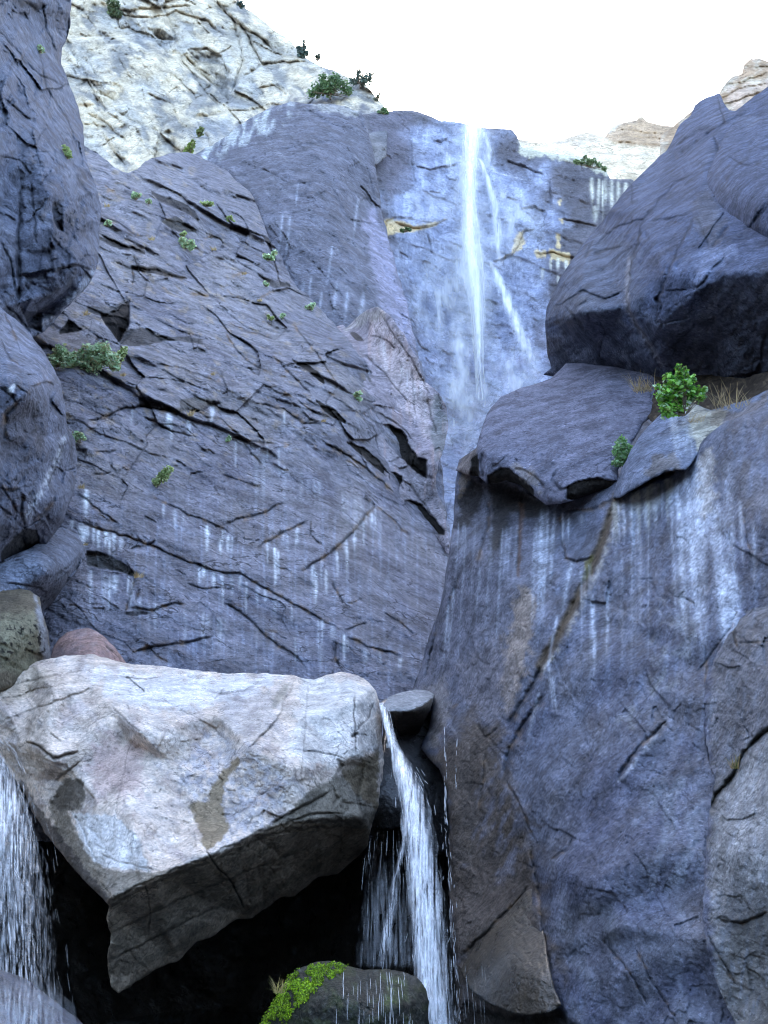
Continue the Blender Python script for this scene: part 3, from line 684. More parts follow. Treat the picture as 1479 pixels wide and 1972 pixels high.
for x, y, ln, w, k in [(166, 940, 70, 5, 1), (160, 1010, 50, 6, .9), (530, 1052, 95, 3, 1), (536, 1060, 60, 2, .8), (399, 1010, 60, 4, .9), (425, 1035, 40, 3, .8), (440, 1030, 45, 3, .8), (392, 1085, 35, 4, .8), (663, 1220, 60, 3, .9), (325, 795, 40, 4, .8),
                       (330, 800, 60, 3, .6), (365, 800, 40, 3, .7), (548, 790, 40, 2, .6), (180, 1015, 40, 3, .9), (190, 1020, 40, 3, .8), (203, 1025, 35, 3, .8), (608, 1100, 80, 3, .7), (628, 1095, 60, 3, .7), (650, 1060, 60, 2.5, .8), (668, 1050, 70, 2.5, .8)]:
    m.drip(x, y, ln, w, k, (0.62, 0.64, 0.66))
SLOPE = m
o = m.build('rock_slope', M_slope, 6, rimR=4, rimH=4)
tag(o, 'broad purple grey slabby rock slope crossed by cracks and white seeps in the middle', 'rock slope')

# ---- pinkish rib on the right rim of the slope
m = Mass([(640, 612), (668, 632), (682, 615), (705, 597), (728, 590), (748, 605), (775, 640), (803, 690), (818, 735), (846, 757), (860, 785), (864, 820), (856, 860), (845, 890), (838, 930), (852, 985), (862, 1020), (866, 1070), (840, 1040), (800, 1010),
          (766, 980), (742, 930), (730, 880), (716, 820), (700, 770), (690, 730), (672, 690), (655, 660)],
         [(x, y, SLOPE.at(x, y) * rays(x, y)[1] * f) for x, y, f in [(650, 625, 1.03), (655, 660, 1.02), (690, 730, 1.015), (700, 770, 1.015), (716, 820, 1.01), (730, 880, 1.01), (742, 930, 1.01), (766, 980, 1.01), (800, 1010, 1.01), (840, 1040, 1.01),
          (690, 650, .985), (740, 700, .965), (770, 780, .95), (790, 860, .95), (820, 960, .965)]] + [(720, 595, 40), (800, 690, 36), (862, 820, 34), (845, 890, 30), (862, 1040, 27)], rough=2, seed=23, rlam=24)
m.add(7, 60, 34, 45, oc=3)
m.fold(60, 22, 50, seed=3); m.chips(1.2, 50)
m.facets(24, 7, 1.0, 45, 1.8, seed=4)
m.add(2, 14, 7, 45, oc=4, seed=3)
m.C[:] = (0.23, 0.20, 0.225)
m.paint(m.poly([(725, 595), (760, 640), (810, 720), (840, 780), (830, 850), (790, 800), (730, 700), (705, 640)], 10, 12) * 0.75, (0.40, 0.33, 0.33))
m.paint(m.poly([(665, 640), (690, 600), (728, 592), (740, 610), (700, 625)], 6, 8) * 0.6, (0.33, 0.30, 0.27))
m.paint(m.poly([(840, 760), (864, 800), (858, 860), (840, 900), (826, 830)], 6, 8) * 0.75, (0.12, 0.13, 0.13))
m.paint(m.poly([(700, 760), (750, 800), (850, 930), (870, 1060), (740, 960)], 10, 12) * 0.6, (0.20, 0.185, 0.20))
m.paint(sstep(0.1, 0.4, m.n(12, 70, 0, seed=6)) * 0.4, (0.32, 0.22, 0.20))
U = (0.014, 0.012, 0.011)  # near-black paint: shade put into the colour of the rib's undercuts
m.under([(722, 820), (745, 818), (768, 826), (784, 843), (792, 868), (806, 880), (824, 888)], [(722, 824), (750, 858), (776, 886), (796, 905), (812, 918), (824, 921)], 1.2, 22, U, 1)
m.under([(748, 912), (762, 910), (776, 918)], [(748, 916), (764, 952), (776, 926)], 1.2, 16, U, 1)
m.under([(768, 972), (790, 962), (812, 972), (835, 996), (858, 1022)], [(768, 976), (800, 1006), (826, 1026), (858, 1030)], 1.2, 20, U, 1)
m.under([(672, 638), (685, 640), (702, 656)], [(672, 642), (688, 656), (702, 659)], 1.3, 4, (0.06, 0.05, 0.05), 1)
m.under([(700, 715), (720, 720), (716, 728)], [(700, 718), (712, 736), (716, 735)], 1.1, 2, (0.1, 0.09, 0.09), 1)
for p, w, d, st in [([(730, 600), (770, 660), (800, 705), (822, 745)], 1.8, 6, 7), ([(792, 700), (796, 750), (800, 800)], 1.5, 5, 4), ([(700, 680), (750, 730), (790, 780)], 1.5, 5, 5), ([(740, 905), (790, 935), (840, 1000)], 2, 7, 6), ([(710, 645), (745, 655), (760, 672)], 1.5, 5, 5),
                    ([(820, 745), (830, 800), (842, 840)], 1.8, 7, 5), ([(770, 690), (775, 720), (768, 750)], 1.5, 5, 4), ([(720, 790), (760, 812), (800, 850)], 1.8, 6, 6)]:
    m.crack(p, w, d, st, 14, 0.5)
m.drips_along([(730, 640), (820, 760)], 14, (20, 80), (1.5, 3), 0.5, (0.55, 0.52, 0.54), 0.0, 3)
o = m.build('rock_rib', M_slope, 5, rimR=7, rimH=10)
tag(o, 'pinkish angular rib with black undercuts on the right rim of the slope', 'rock rib')

# ================================================================ left side
m = Mass([(-420, -420), (60, -420), (120, -120), (137, 0), (136, 50), (122, 92), (118, 122), (132, 160), (150, 205), (160, 245), (163, 300), (180, 345), (194, 400), (192, 460), (188, 500), (183, 530), (160, 562), (120, 600), (84, 640), (60, 655),
          (20, 640), (-420, 700)],
         [(-400, -300, 15), (60, -350, 28), (130, 20, 27), (120, 110, 26.5), (160, 300, 24), (190, 440, 22), (60, 50, 24), (60, 200, 21), (20, 350, 18.5), (110, 350, 19.5), (40, 480, 18), (130, 520, 18.5), (80, 620, 19.5), (-100, 200, 16), (-100, 550, 15), (-400, 300, 11)], rough=2.5, seed=33)
m.add(16, 120, 200, 20, oc=3)
m.fold(150, 110, 75, seed=2); m.fold(70, 44, 50, seed=3); m.chips(2.4, 60)
m.add(4, 26, 14, 40, seed=4, oc=4)
m.C[:] = (0.095, 0.103, 0.138)
m.paint(sstep(-0.1, 0.4, m.n(70, 50, 40, seed=5, oc=5)) * 0.5, (0.048, 0.052, 0.075))
m.paint(sstep(0.1, 0.5, m.n(60, 12, 40, seed=6, oc=4)) * 0.4, (0.17, 0.18, 0.22))
for p, w, d, st, L in [([(40, 340), (38, 420), (34, 480), (36, 560), (30, 600)], 4, 14, -14, 24), ([(60, 345), (66, 420), (70, 470)], 2.5, 8, 6, 16), ([(0, 60), (60, 130), (90, 150), (120, 165)], 3, 9, 8, 24), ([(20, 200), (50, 225), (60, 228)], 3, 10, 6, 14),
                       ([(145, 335), (162, 362), (178, 380)], 4, 12, 8, 14), ([(95, 480), (100, 530)], 3, 10, 0, 12), ([(130, 490), (133, 520)], 3, 9, 0, 12), ([(45, 0), (70, 20), (90, 10)], 4, 14, 10, 20), ([(80, 0), (90, 60), (110, 100)], 2.5, 9, 8, 20),
                       ([(10, 590), (30, 605), (60, 640)], 3, 10, 8, 16), ([(0, 460), (20, 500), (30, 560)], 2.5, 8, 6, 18), ([(0, 300), (40, 310), (60, 335)], 2, 6, 6, 20), ([(75, 100), (90, 170), (130, 230), (150, 290)], 2, 7, 6, 20), ([(105, 520), (140, 510), (182, 520)], 2.5, 8, 6, 14)]:
    m.crack(p, w, d, st, L, 0.55)
m.under([(98, 392), (110, 388), (122, 400)], [(98, 400), (108, 440), (122, 445)], 0.8, 3, (0.03, 0.03, 0.035), .8)
m.under([(38, 590), (60, 600), (82, 604)], [(38, 592), (54, 630), (82, 640)], 1.0, 3, (0.03, 0.03, 0.04), .8)
m.bump([(70, 628), (110, 606), (150, 570), (184, 524)], 14, 9); m.bump([(140, 385), (150, 440), (140, 500)], 8, 16); m.bump([(80, 340), (95, 400)], 8, 12)
m.paint(m.poly([(75, 640), (110, 612), (150, 575), (184, 522), (178, 516), (140, 565), (100, 602), (68, 628)], 3, 3) * 0.7, (0.30, 0.32, 0.38))
m.paint(m.poly([(70, 450), (130, 400), (170, 430), (170, 520), (110, 560), (80, 530)], 12, 16) * 0.55, (0.05, 0.05, 0.065))
m.paint(m.poly([(30, 0), (80, 0), (75, 18), (40, 14)], 5, 6) * 0.8, (0.025, 0.025, 0.03))
LEFTC = m
o = m.build('rock_wall', M_left, 9, rimR=8, rimH=14)
tag(o, 'dark blue grey overhanging cliff wall filling the upper left edge', 'rock wall')

m = Mass([(-420, 600), (-100, 570), (0, 592), (28, 612), (55, 640), (78, 668), (100, 705), (118, 735), (124, 780), (130, 820), (146, 850), (150, 900), (142, 950), (124, 1000), (100, 1035), (74, 1062), (40, 1075), (0, 1084), (-420, 1120)],
         [(-400, 700, 8), (-400, 1000, 8), (0, 600, 16), (100, 710, 15.5), (0, 720, 12.6), (60, 740, 13), (120, 780, 14.6), (30, 850, 12.6), (100, 880, 13.6), (145, 900, 14.8), (20, 980, 12.2), (100, 990, 13.5), (0, 1060, 12.6), (70, 1055, 13.8)], rough=2, seed=35)
m.add(9, 90, 70, 60, oc=3); m.fold(110, 70, 60, seed=2); m.fold(50, 26, 20, seed=3); m.chips(1.8, 60); m.add(3, 24, 16, 60, seed=4, oc=4)
m.C[:] = (0.105, 0.112, 0.145)
m.paint(sstep(-0.1, 0.4, m.n(50, 70, 0, seed=5, oc=5)) * 0.5, (0.075, 0.08, 0.11))
m.paint(m.poly([(0, 595), (60, 650), (110, 730), (60, 740), (0, 715)], 10, 14) * 0.5, (0.17, 0.18, 0.23))
m.paint(m.poly([(0, 780), (60, 770), (90, 830), (85, 880), (30, 900), (0, 880)], 12, 14) * 0.6, (0.055, 0.05, 0.055))
st = [(122, 845), (112, 880), (98, 910), (85, 940), (62, 975), (48, 1000)]
sl = m.box(st, 16); d = seg_dist(m.WX[sl], m.WY[sl], st)[0]; m.mixc(sl, np.exp(-(d / 6) ** 2) * 0.7 * sstep(-.4, .2, fbm2(m.X[sl], m.Y[sl], 12, seed=4)), (0.50, 0.53, 0.58))
m.crack([(126, 850), (105, 905), (92, 935)], 1.5, 6, 0, 10, .7)
for p, w, d, s_, L in [([(0, 745), (25, 765), (34, 775)], 3, 10, 10, 14), ([(30, 740), (50, 755), (58, 762)], 2.5, 8, 8, 12), ([(40, 770), (10, 800), (8, 850)], 4, 12, -6, 16), ([(44, 950), (42, 990), (48, 1015)], 3, 12, 5, 14), ([(0, 940), (25, 945), (38, 940)], 3, 9, 7, 12),
                      ([(70, 1005), (100, 970), (108, 955)], 2.5, 8, 5, 12), ([(8, 600), (30, 650), (40, 680)], 2, 6, 5, 16), ([(60, 745), (90, 735), (105, 742)], 2.5, 8, 12, 18), ([(0, 650), (20, 690), (50, 710)], 2, 6, 5, 16), ([(0, 930), (20, 960), (36, 990)], 2, 6, 5, 14)]:
    m.crack(p, w, d, s_, L, 0.6, rust=0.3)
m.under([(0, 1066), (20, 1042), (46, 1016), (70, 1022), (80, 1046)], [(0, 1082), (20, 1074), (46, 1064), (70, 1056), (80, 1048)], 1.0, 6, (0.022, 0.022, 0.025), 1)
m.paint(m.poly([(14, 750), (30, 738), (28, 752), (20, 764)], 2, 2) * 0.8, (0.6, 0.6, 0.6))
LEFTB = m
o = m.build('boulder', M_left, 6, rimR=9, rimH=12)
tag(o, 'big blue grey boulder with a white diagonal seam at the left edge', 'boulder')

m = Mass([(-420, 1090), (0, 1078), (60, 1056), (100, 1020), (120, 1015), (150, 1030), (164, 1055), (163, 1078), (140, 1108), (116, 1140), (92, 1172), (86, 1186), (60, 1220), (-420, 1260)],
         [(-400, 1150, 9), (0, 1090, 13), (110, 1025, 15), (162, 1070, 15), (0, 1150, 12.4), (90, 1100, 13), (95, 1170, 14.3), (40, 1200, 13.5)], rough=1.5, seed=36)
m.add(5, 60, 40, -30, oc=4); m.fold(70, 16, -30, seed=2); m.chips(.8, -30)
m.C[:] = (0.115, 0.125, 0.16)
m.paint(m.poly([(0, 1085), (60, 1060), (90, 1080), (40, 1130), (0, 1150)], 12, 14) * 0.6, (0.24, 0.27, 0.34))
m.crack([(0, 1120), (60, 1128), (90, 1140), (80, 1165)], 2, 6, 6, 20, .5); m.crack([(165, 1058), (120, 1100), (86, 1150)], 2.5, 5, -5, 14, .3)
m.under([(84, 1148), (120, 1112), (158, 1064)], [(84, 1180), (120, 1138), (158, 1076)], 0.9, 2, (0.07, 0.075, 0.095), .8)
o = m.build('boulder', M_left, 4, rimR=10, rimH=14)
tag(o, 'wedge shaped grey rock lying under the boulder with the white seam', 'boulder')

m = Mass([(-300, 1150), (0, 1137), (40, 1134), (58, 1138), (76, 1150), (82, 1180), (94, 1225), (98, 1272), (90, 1310), (-300, 1400)],
         [(-250, 1200, 9), (0, 1140, 12.4), (60, 1140, 12.6), (20, 1220, 11.3), (72, 1200, 11.8), (96, 1270, 12.4), (0, 1300, 11)], rough=1.5, seed=38)
m.add(5, 50, oc=4); m.fold(50, 14, 20, seed=4); m.chips(1.0, 10)
m.C[:] = (0.115, 0.095, 0.065)
m.paint(m.poly([(0, 1140), (40, 1150), (10, 1178), (0, 1180)], 6, 8) * 0.6, (0.07, 0.06, 0.045))
m.paint(m.poly([(0, 1190), (60, 1180), (80, 1230), (60, 1290), (0, 1290)], 10, 12) * 0.75, (0.20, 0.19, 0.125))
m.paint(m.poly([(66, 1145), (84, 1180), (98, 1270), (84, 1280), (74, 1200)], 4, 5) * 0.7, (0.26, 0.27, 0.30))
m.paint(sstep(0.18, 0.28, m.n(9, seed=9, oc=2)) * m.poly([(0, 1195), (80, 1195), (90, 1262), (0, 1275)], 12, 8) * 0.95, (0.015, 0.013, 0.012))
o = m.build('boulder', M_pale, 2.5, rimR=10, rimH=18)
tag(o, 'brownish boulder freckled with black and yellow lichen behind the pale boulder', 'boulder')

m = Mass([(92, 1290), (100, 1252), (112, 1232), (128, 1218), (150, 1211), (168, 1209), (186, 1216), (205, 1230), (222, 1248), (238, 1268), (252, 1290), (262, 1330), (90, 1340)],
         [(100, 1270, 12.9), (165, 1212, 13.2), (250, 1290, 13.0), (170, 1270, 12), (120, 1320, 12), (230, 1320, 12.3)], rough=1.2, seed=39, rlam=25)
m.add(5, 45, oc=3); m.fold(44, 16, 30, seed=4); m.chips(1.0, 30)
m.C[:] = (0.29, 0.185, 0.16); m.paint(sstep(0.0, 0.3, m.n(14, seed=9, oc=5, gain=.7)) * 0.4, (0.17, 0.12, 0.12))
m.paint(sstep(0, 0.4, m.n(40, seed=5)) * 0.5, (0.22, 0.17, 0.18)); m.paint(sstep(0.15, 0.35, m.n(24, 8, -40, seed=6)) * 0.3, (0.40, 0.33, 0.32))
m.crack([(200, 1240), (225, 1262), (236, 1282)], 1.5, 4, 3, 10, .4)
o = m.build('boulder', M_pale, 1.8, rimR=9, rimH=16)
tag(o, 'small reddish boulder resting behind the top left of the pale boulder', 'boulder')
# ================================================================ right side
UV = [('a', 1052, 620, 16), ('b', 1150, 437, 18.5), ('c', 1245, 325, 20.5), ('d', 1310, 240, 22), ('e', 1384, 180, 23.5), ('f', 1479, 166, 20), ('g', 1700, 60, 17), ('h', 1225, 330, 20.2), ('i', 1219, 410, 15.9), ('j', 1205, 590, 12.7), ('k', 1275, 702, 12.9),
      ('l', 1338, 412, 12.9), ('m', 1290, 520, 11.6), ('n', 1262, 630, 11.9), ('o', 1120, 600, 13.4), ('p', 1340, 560, 11.0), ('q', 1400, 530, 10.5), ('r', 1479, 520, 9.9), ('r2', 1700, 520, 8.8), ('s', 1070, 728, 17), ('t', 1130, 756, 16), ('u', 1228, 748, 14.6),
      ('v', 1330, 835, 13.9), ('w', 1479, 890, 12.9), ('x', 1700, 905, 11.8), ('y', 1400, 640, 11.5), ('z', 1600, 640, 10.4), ('A', 1372, 256, 18.3), ('B', 1030, 640, 17), ('C', 1030, 770, 17.8), ('D', 1130, 400, 20.5), ('E', 1290, 215, 24), ('F', 1384, 150, 25),
      ('G', 1479, 120, 22), ('H', 1730, 20, 18), ('I', 1730, 940, 12), ('J', 1479, 330, 13.9), ('K', 1120, 520, 15.4), ('L', 1150, 680, 14.6), ('M', 1060, 500, 19)]
_k = [c[0] for c in UV]; UE = [(_k.index(a), _k.index(b)) for a, b in ('ao', 'oj', 'jn', 'np', 'pq', 'qr', 'hi', 'ij', 'jk', 'lm', 'mn', 'ny', 'Al')]
m = Mass([(1046, 722), (1062, 708), (1056, 690), (1052, 650), (1050, 620), (1054, 590), (1064, 565), (1085, 525), (1110, 488), (1150, 437), (1200, 372), (1245, 325), (1285, 290), (1298, 262), (1310, 240), (1330, 222), (1338, 202), (1360, 188), (1384, 180),
          (1394, 198), (1405, 212), (1418, 214), (1440, 196), (1479, 166), (1560, 110), (1700, 60), (1700, 900), (1479, 900), (1420, 860), (1370, 850), (1330, 830), (1240, 800), (1228, 745), (1218, 735), (1195, 748), (1180, 752), (1172, 742), (1160, 740), (1130, 752),
          (1112, 752), (1100, 742), (1082, 736), (1070, 725)],
         [(c[1], c[2], c[3]) for c in UV], edges=UE, smooth=2.5, rough=1.6, seed=41)
m.add(9, 150, 100, -50, oc=3)
m.fold(90, 18, -50, seed=3); m.chips(1.0, -40)
m.add(3.5, 40, 16, -38, seed=4, oc=4)
m.add(1.3, 12, seed=5, oc=3)
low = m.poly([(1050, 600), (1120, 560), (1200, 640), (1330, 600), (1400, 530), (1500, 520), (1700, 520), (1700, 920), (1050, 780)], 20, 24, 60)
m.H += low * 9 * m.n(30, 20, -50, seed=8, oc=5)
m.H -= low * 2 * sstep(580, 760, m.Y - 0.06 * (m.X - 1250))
m.C[:] = (0.078, 0.088, 0.130)
m.paint(sstep(-0.1, 0.4, m.n(90, 50, -45, seed=6, oc=5)) * 0.6, (0.048, 0.055, 0.085))
m.paint(sstep(0.15, 0.5, m.n(70, 14, -35, seed=7, oc=4)) * 0.4, (0.12, 0.13, 0.175))
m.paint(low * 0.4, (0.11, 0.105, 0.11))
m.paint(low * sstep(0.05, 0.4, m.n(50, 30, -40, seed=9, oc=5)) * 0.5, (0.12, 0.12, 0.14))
m.paint(m.poly([(1060, 560), (1140, 440), (1220, 460), (1240, 600), (1180, 620), (1090, 600)], 16, 20) * 0.35, (0.13, 0.135, 0.155))
# big overlying block and its shadowed underside edge
for p, w, d, st, L in [([(1405, 432), (1385, 460), (1370, 478)], 4.5, 14, 8, 20), ([(1338, 415), (1352, 440), (1365, 475)], 2.5, 6, -6, 20),
                       ([(1219, 400), (1215, 340), (1225, 300)], 2, 6, 4, 18), ([(1240, 412), (1232, 440), (1228, 470), (1216, 500), (1212, 530), (1206, 570), (1212, 600), (1240, 645), (1275, 702)], 2.6, 9, 16, 60),
                       ([(1255, 425), (1300, 418), (1330, 410)], 2.2, 8, 6, 20), ([(1125, 498), (1135, 475), (1142, 462)], 2.4, 9, 0, 12), ([(1140, 490), (1160, 482), (1200, 475)], 2.4, 8, 5, 14), ([(1158, 520), (1185, 495), (1225, 470)], 1.8, 5, 4, 14),
                       ([(1375, 262), (1382, 285), (1392, 300)], 3, 12, 0, 10), ([(1352, 265), (1370, 250), (1400, 235), (1440, 215)], 2.5, 9, 8, 16), ([(1300, 280), (1340, 255), (1372, 240)], 2.2, 8, 6, 16), ([(1310, 296), (1330, 280), (1345, 268)], 2.2, 8, 4, 12),
                       ([(1440, 440), (1460, 410), (1479, 385)], 2.5, 8, 6, 14), ([(1265, 570), (1275, 590), (1262, 620)], 2.5, 9, 6, 18), ([(1280, 558), (1310, 560), (1325, 558)], 2, 6, 6, 14), ([(1090, 590), (1105, 610), (1125, 640)], 2.5, 8, 5, 14),
                       ([(1338, 415), (1312, 465), (1288, 520), (1270, 570), (1262, 620)], 2.6, 8, 16, 50), ([(1075, 590), (1120, 560), (1165, 575), (1205, 560)], 2.2, 8, 12, 30), ([(1140, 480), (1180, 440), (1240, 420), (1300, 350), (1350, 330)], 2, 7, 10, 40), ([(1340, 560), (1370, 520), (1400, 490)], 3, 5, 10, 30), ([(1380, 182), (1395, 240), (1372, 256)], 2, 6, 6, 16), ([(1150, 610), (1165, 640), (1150, 700)], 2, 6, 5, 20)]:
    m.crack(p, w, d, st, L, 0.5)
for x, y, rr in [(1395, 340, 6), (1435, 270, 9), (1288, 520, 5), (1305, 515, 5), (1300, 302, 4), (1313, 292, 4), (1365, 260, 5), (1246, 412, 5), (1238, 345, 4), (1160, 520, 4), (1100, 590, 4), (1110, 612, 4), (1316, 330, 3), (1245, 455, 4), (1265, 578, 5), (1345, 452, 4), (1450, 430, 5)]:
    m.bump([(x - 1, y - rr * .5), (x + 1, y + rr * .5)], -14, rr)
st = [(1212, 500), (1206, 560), (1210, 600), (1236, 640), (1275, 702)]
sl = m.box(st, 16); d = seg_dist(m.WX[sl], m.WY[sl], st)[0]; m.mixc(sl, np.exp(-(d / 4.5) ** 2) * 0.6, (0.26, 0.24, 0.25))
m.paint(m.poly([(1355, 480), (1400, 470), (1420, 490), (1370, 520), (1340, 560), (1330, 540)], 10, 8) * 0.5, (0.20, 0.22, 0.30))
m.paint(m.poly([(1340, 390), (1360, 360), (1400, 430), (1365, 480), (1340, 440)], 8, 8) * 0.4, (0.11, 0.10, 0.10))
UPR = m
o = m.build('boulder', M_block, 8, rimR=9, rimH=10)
tag(o, 'huge dark leaning boulder with a shadowed underside at the upper right', 'boulder')

# ---- block lying on the leaning boulder
bx_ = [(1356, 352), (1364, 330), (1378, 300), (1392, 268), (1404, 246), (1420, 228), (1445, 222), (1479, 228), (1620, 190), (1700, 520), (1479, 488), (1452, 478), (1436, 464), (1420, 446), (1408, 424), (1398, 418), (1382, 396), (1368, 372)]
m = Mass(bx_, [(1356, 352, 14.6), (1400, 260, 16.5), (1440, 222, 17.5), (1560, 250, 14), (1420, 440, 12.0), (1479, 486, 10.9), (1400, 340, 13.3), (1450, 400, 11.4), (1600, 400, 9.6), (1690, 510, 9.4), (1620, 200, 14.5)], rough=1.6, seed=42)
m.add(8, 90, 60, -40, oc=3); m.fold(80, 26, -40, seed=2); m.chips(.8, -40)
m.H -= 26 * sstep(430, 500, m.Y - 0.2 * (m.X - 1479))
m.C[:] = (0.078, 0.088, 0.130); m.paint(sstep(0, .4, m.n(60, 30, -35, seed=5, oc=5)) * .5, (0.11, 0.12, 0.16)); m.paint(sstep(0.1, .4, m.n(20, 12, -35, seed=6, oc=5)) * .5, (0.05, 0.052, 0.07))
m.bump([(1434, 262), (1440, 275)], -14, 9); m.bump([(1394, 338), (1398, 346)], -12, 6)
for p, w, d, s_, L in [([(1440, 442), (1460, 412), (1479, 386)], 2.5, 8, 6, 14), ([(1450, 432), (1475, 400), (1490, 380)], 2, 8, 4, 10), ([(1400, 300), (1440, 320), (1479, 300)], 1.6, 4, 5, 24)]: m.crack(p, w, d, s_, L, .5)
o = m.build('rock_block', M_block, 3, rimR=12, rimH=18)
tag(o, 'dark block lying on the leaning boulder at the upper right edge', 'rock block')

# ---- capstone slab
m = Mass([(878, 905), (884, 885), (905, 872), (918, 862), (922, 842), (930, 815), (946, 783), (965, 764), (995, 750), (1035, 738), (1062, 728), (1090, 700), (1240, 700), (1290, 760), (1262, 800), (1240, 815), (1222, 845), (1200, 880), (1190, 905), (1192, 930),
          (1182, 944), (1150, 948), (1108, 962), (1080, 970), (1052, 972), (1036, 962), (1020, 948), (1000, 934), (975, 925), (955, 930), (938, 932), (922, 918), (900, 915)],
         [(890, 890, 12.9), (940, 800, 13.6), (1060, 740, 14.6), (1200, 710, 14.3), (1270, 770, 12.4), (1200, 860, 11.2), (1050, 860, 11.9), (930, 870, 12.4), (1050, 960, 11.2), (1180, 935, 10.9), (980, 925, 11.9), (1120, 920, 11.0)], rough=1.4, seed=43)
m.add(6, 120, 60, -20, oc=3); m.fold(120, 24, -20, seed=2); m.chips(.5, -20); m.add(1.6, 30, 14, -20, seed=3, oc=4)
m.H += 8 * m.poly([(925, 860), (1000, 880), (1060, 930), (1180, 900), (1190, 940), (1060, 970), (1000, 935), (930, 930)], 12, 6)
m.C[:] = (0.140, 0.136, 0.172)
m.paint(sstep(0, 0.5, m.n(80, 40, -20, seed=5)) * 0.4, (0.15, 0.15, 0.19))
m.paint(m.poly([(885, 880), (915, 868), (915, 920), (880, 925)], 4, 8) * 0.7, (0.16, 0.12, 0.09))
D2 = (0.022, 0.019, 0.017)  # near-black paint adds to the shade under the slab's lip
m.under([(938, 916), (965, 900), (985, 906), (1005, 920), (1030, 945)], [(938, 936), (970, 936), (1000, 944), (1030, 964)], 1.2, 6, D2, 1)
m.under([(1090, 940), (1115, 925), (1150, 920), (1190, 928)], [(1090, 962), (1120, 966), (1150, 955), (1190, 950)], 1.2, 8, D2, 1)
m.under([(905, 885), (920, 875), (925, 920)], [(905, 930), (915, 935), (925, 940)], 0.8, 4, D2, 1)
m.crack([(1070, 905), (1062, 925), (1080, 945), (1095, 940)], 3, 9, -6, 20, .3); m.crack([(930, 868), (925, 890), (932, 920)], 3, 10, 0, 10, .5)
m.crack([(990, 900), (1010, 905), (1040, 925), (1050, 945)], 2.5, 7, 8, 10, .5, rust=.6)
m.paint(m.poly([(980, 895), (1020, 900), (1050, 940), (1040, 955), (1010, 925)], 4, 8) * 0.6, (0.22, 0.19, 0.17))
for x, y in [(1036, 820), (930, 880), (995, 888), (1150, 848), (1040, 876), (1210, 735)]: m.bump([(x, y), (x + 3, y + 1)], -9, 3)
m.crack([(990, 750), (1000, 762), (985, 775)], 1.5, 4, 0, 10, .4)
CAP = m
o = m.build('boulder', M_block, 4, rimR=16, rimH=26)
tag(o, 'smooth lilac grey capstone slab under the leaning boulder left of the green shrub', 'boulder')

# ---- earth in the gap under the leaning boulder
m = Mass([(1215, 752), (1232, 728), (1270, 712), (1320, 712), (1380, 724), (1430, 728), (1479, 716), (1600, 690), (1700, 680), (1700, 900), (1479, 880), (1340, 870), (1240, 800)],
         [(1215, 750, 13.4), (1300, 720, 13.2), (1400, 735, 11.8), (1479, 725, 10.4), (1690, 690, 9), (1300, 800, 11.2), (1479, 800, 9.6), (1250, 790, 12.2), (1690, 880, 8)], rough=3, seed=46, rlam=18)
m.add(8, 40, oc=5); m.add(3, 10, seed=3, oc=4)
m.C[:] = (0.05, 0.038, 0.028); m.paint(sstep(0.1, .3, m.n(14, seed=4, oc=4)) * .6, (0.15, 0.11, 0.07))
SOIL = m
o = m.build('soil_bank', M_block, 5)
tag(o, 'dark earth bank under the leaning boulder where the straw grass grows', 'soil bank')

# ---- strip of rock between capstone and wall crack
m = Mass([(1180, 960), (1186, 935), (1196, 905), (1215, 868), (1235, 835), (1255, 815), (1280, 790), (1300, 780), (1330, 775), (1370, 790), (1410, 778), (1440, 770), (1479, 750), (1600, 680), (1600, 760), (1479, 800), (1430, 812), (1390, 828), (1362, 850), (1345, 870), (1335, 890),
          (1320, 905), (1300, 905), (1280, 910), (1250, 925), (1215, 945), (1195, 958)],
         [(1190, 950, 10.4), (1210, 900, 10.3), (1280, 800, 11.0), (1400, 780, 10.4), (1590, 700, 9), (1330, 880, 9.5), (1250, 900, 9.8), (1450, 800, 9.3), (1590, 740, 8.6), (1200, 950, 10.1), (1320, 820, 10.2)], rough=1.6, seed=44, rlam=20)
m.add(3.5, 60, oc=4); m.add(1.2, 14, seed=3)
m.C[:] = (0.145, 0.16, 0.21)
m.paint(m.poly([(1320, 780), (1400, 790), (1380, 830), (1345, 865), (1325, 840)], 6, 8) * 0.8, (0.42, 0.38, 0.29))
m.paint(m.poly([(1235, 920), (1265, 880), (1300, 870), (1310, 905), (1270, 915)], 6, 10) * 0.7, (0.15, 0.13, 0.115))
for x, w in [(1292, 5), (1312, 7), (1300, 4), (1322, 5)]: m.drip(x, 790, 115, w, 0.6, (0.40, 0.42, 0.46), 0.12)
m.paint(m.poly([(1365, 790), (1430, 790), (1479, 752), (1479, 775), (1430, 812), (1370, 820)], 4, 8) * 0.6, (0.17, 0.13, 0.10))
o = m.build('rock_ledge', M_block, 2.2, rimR=10, rimH=16)
tag(o, 'wedge of streaked rock between the capstone slab and the right wall, below the green shrub', 'rock ledge')

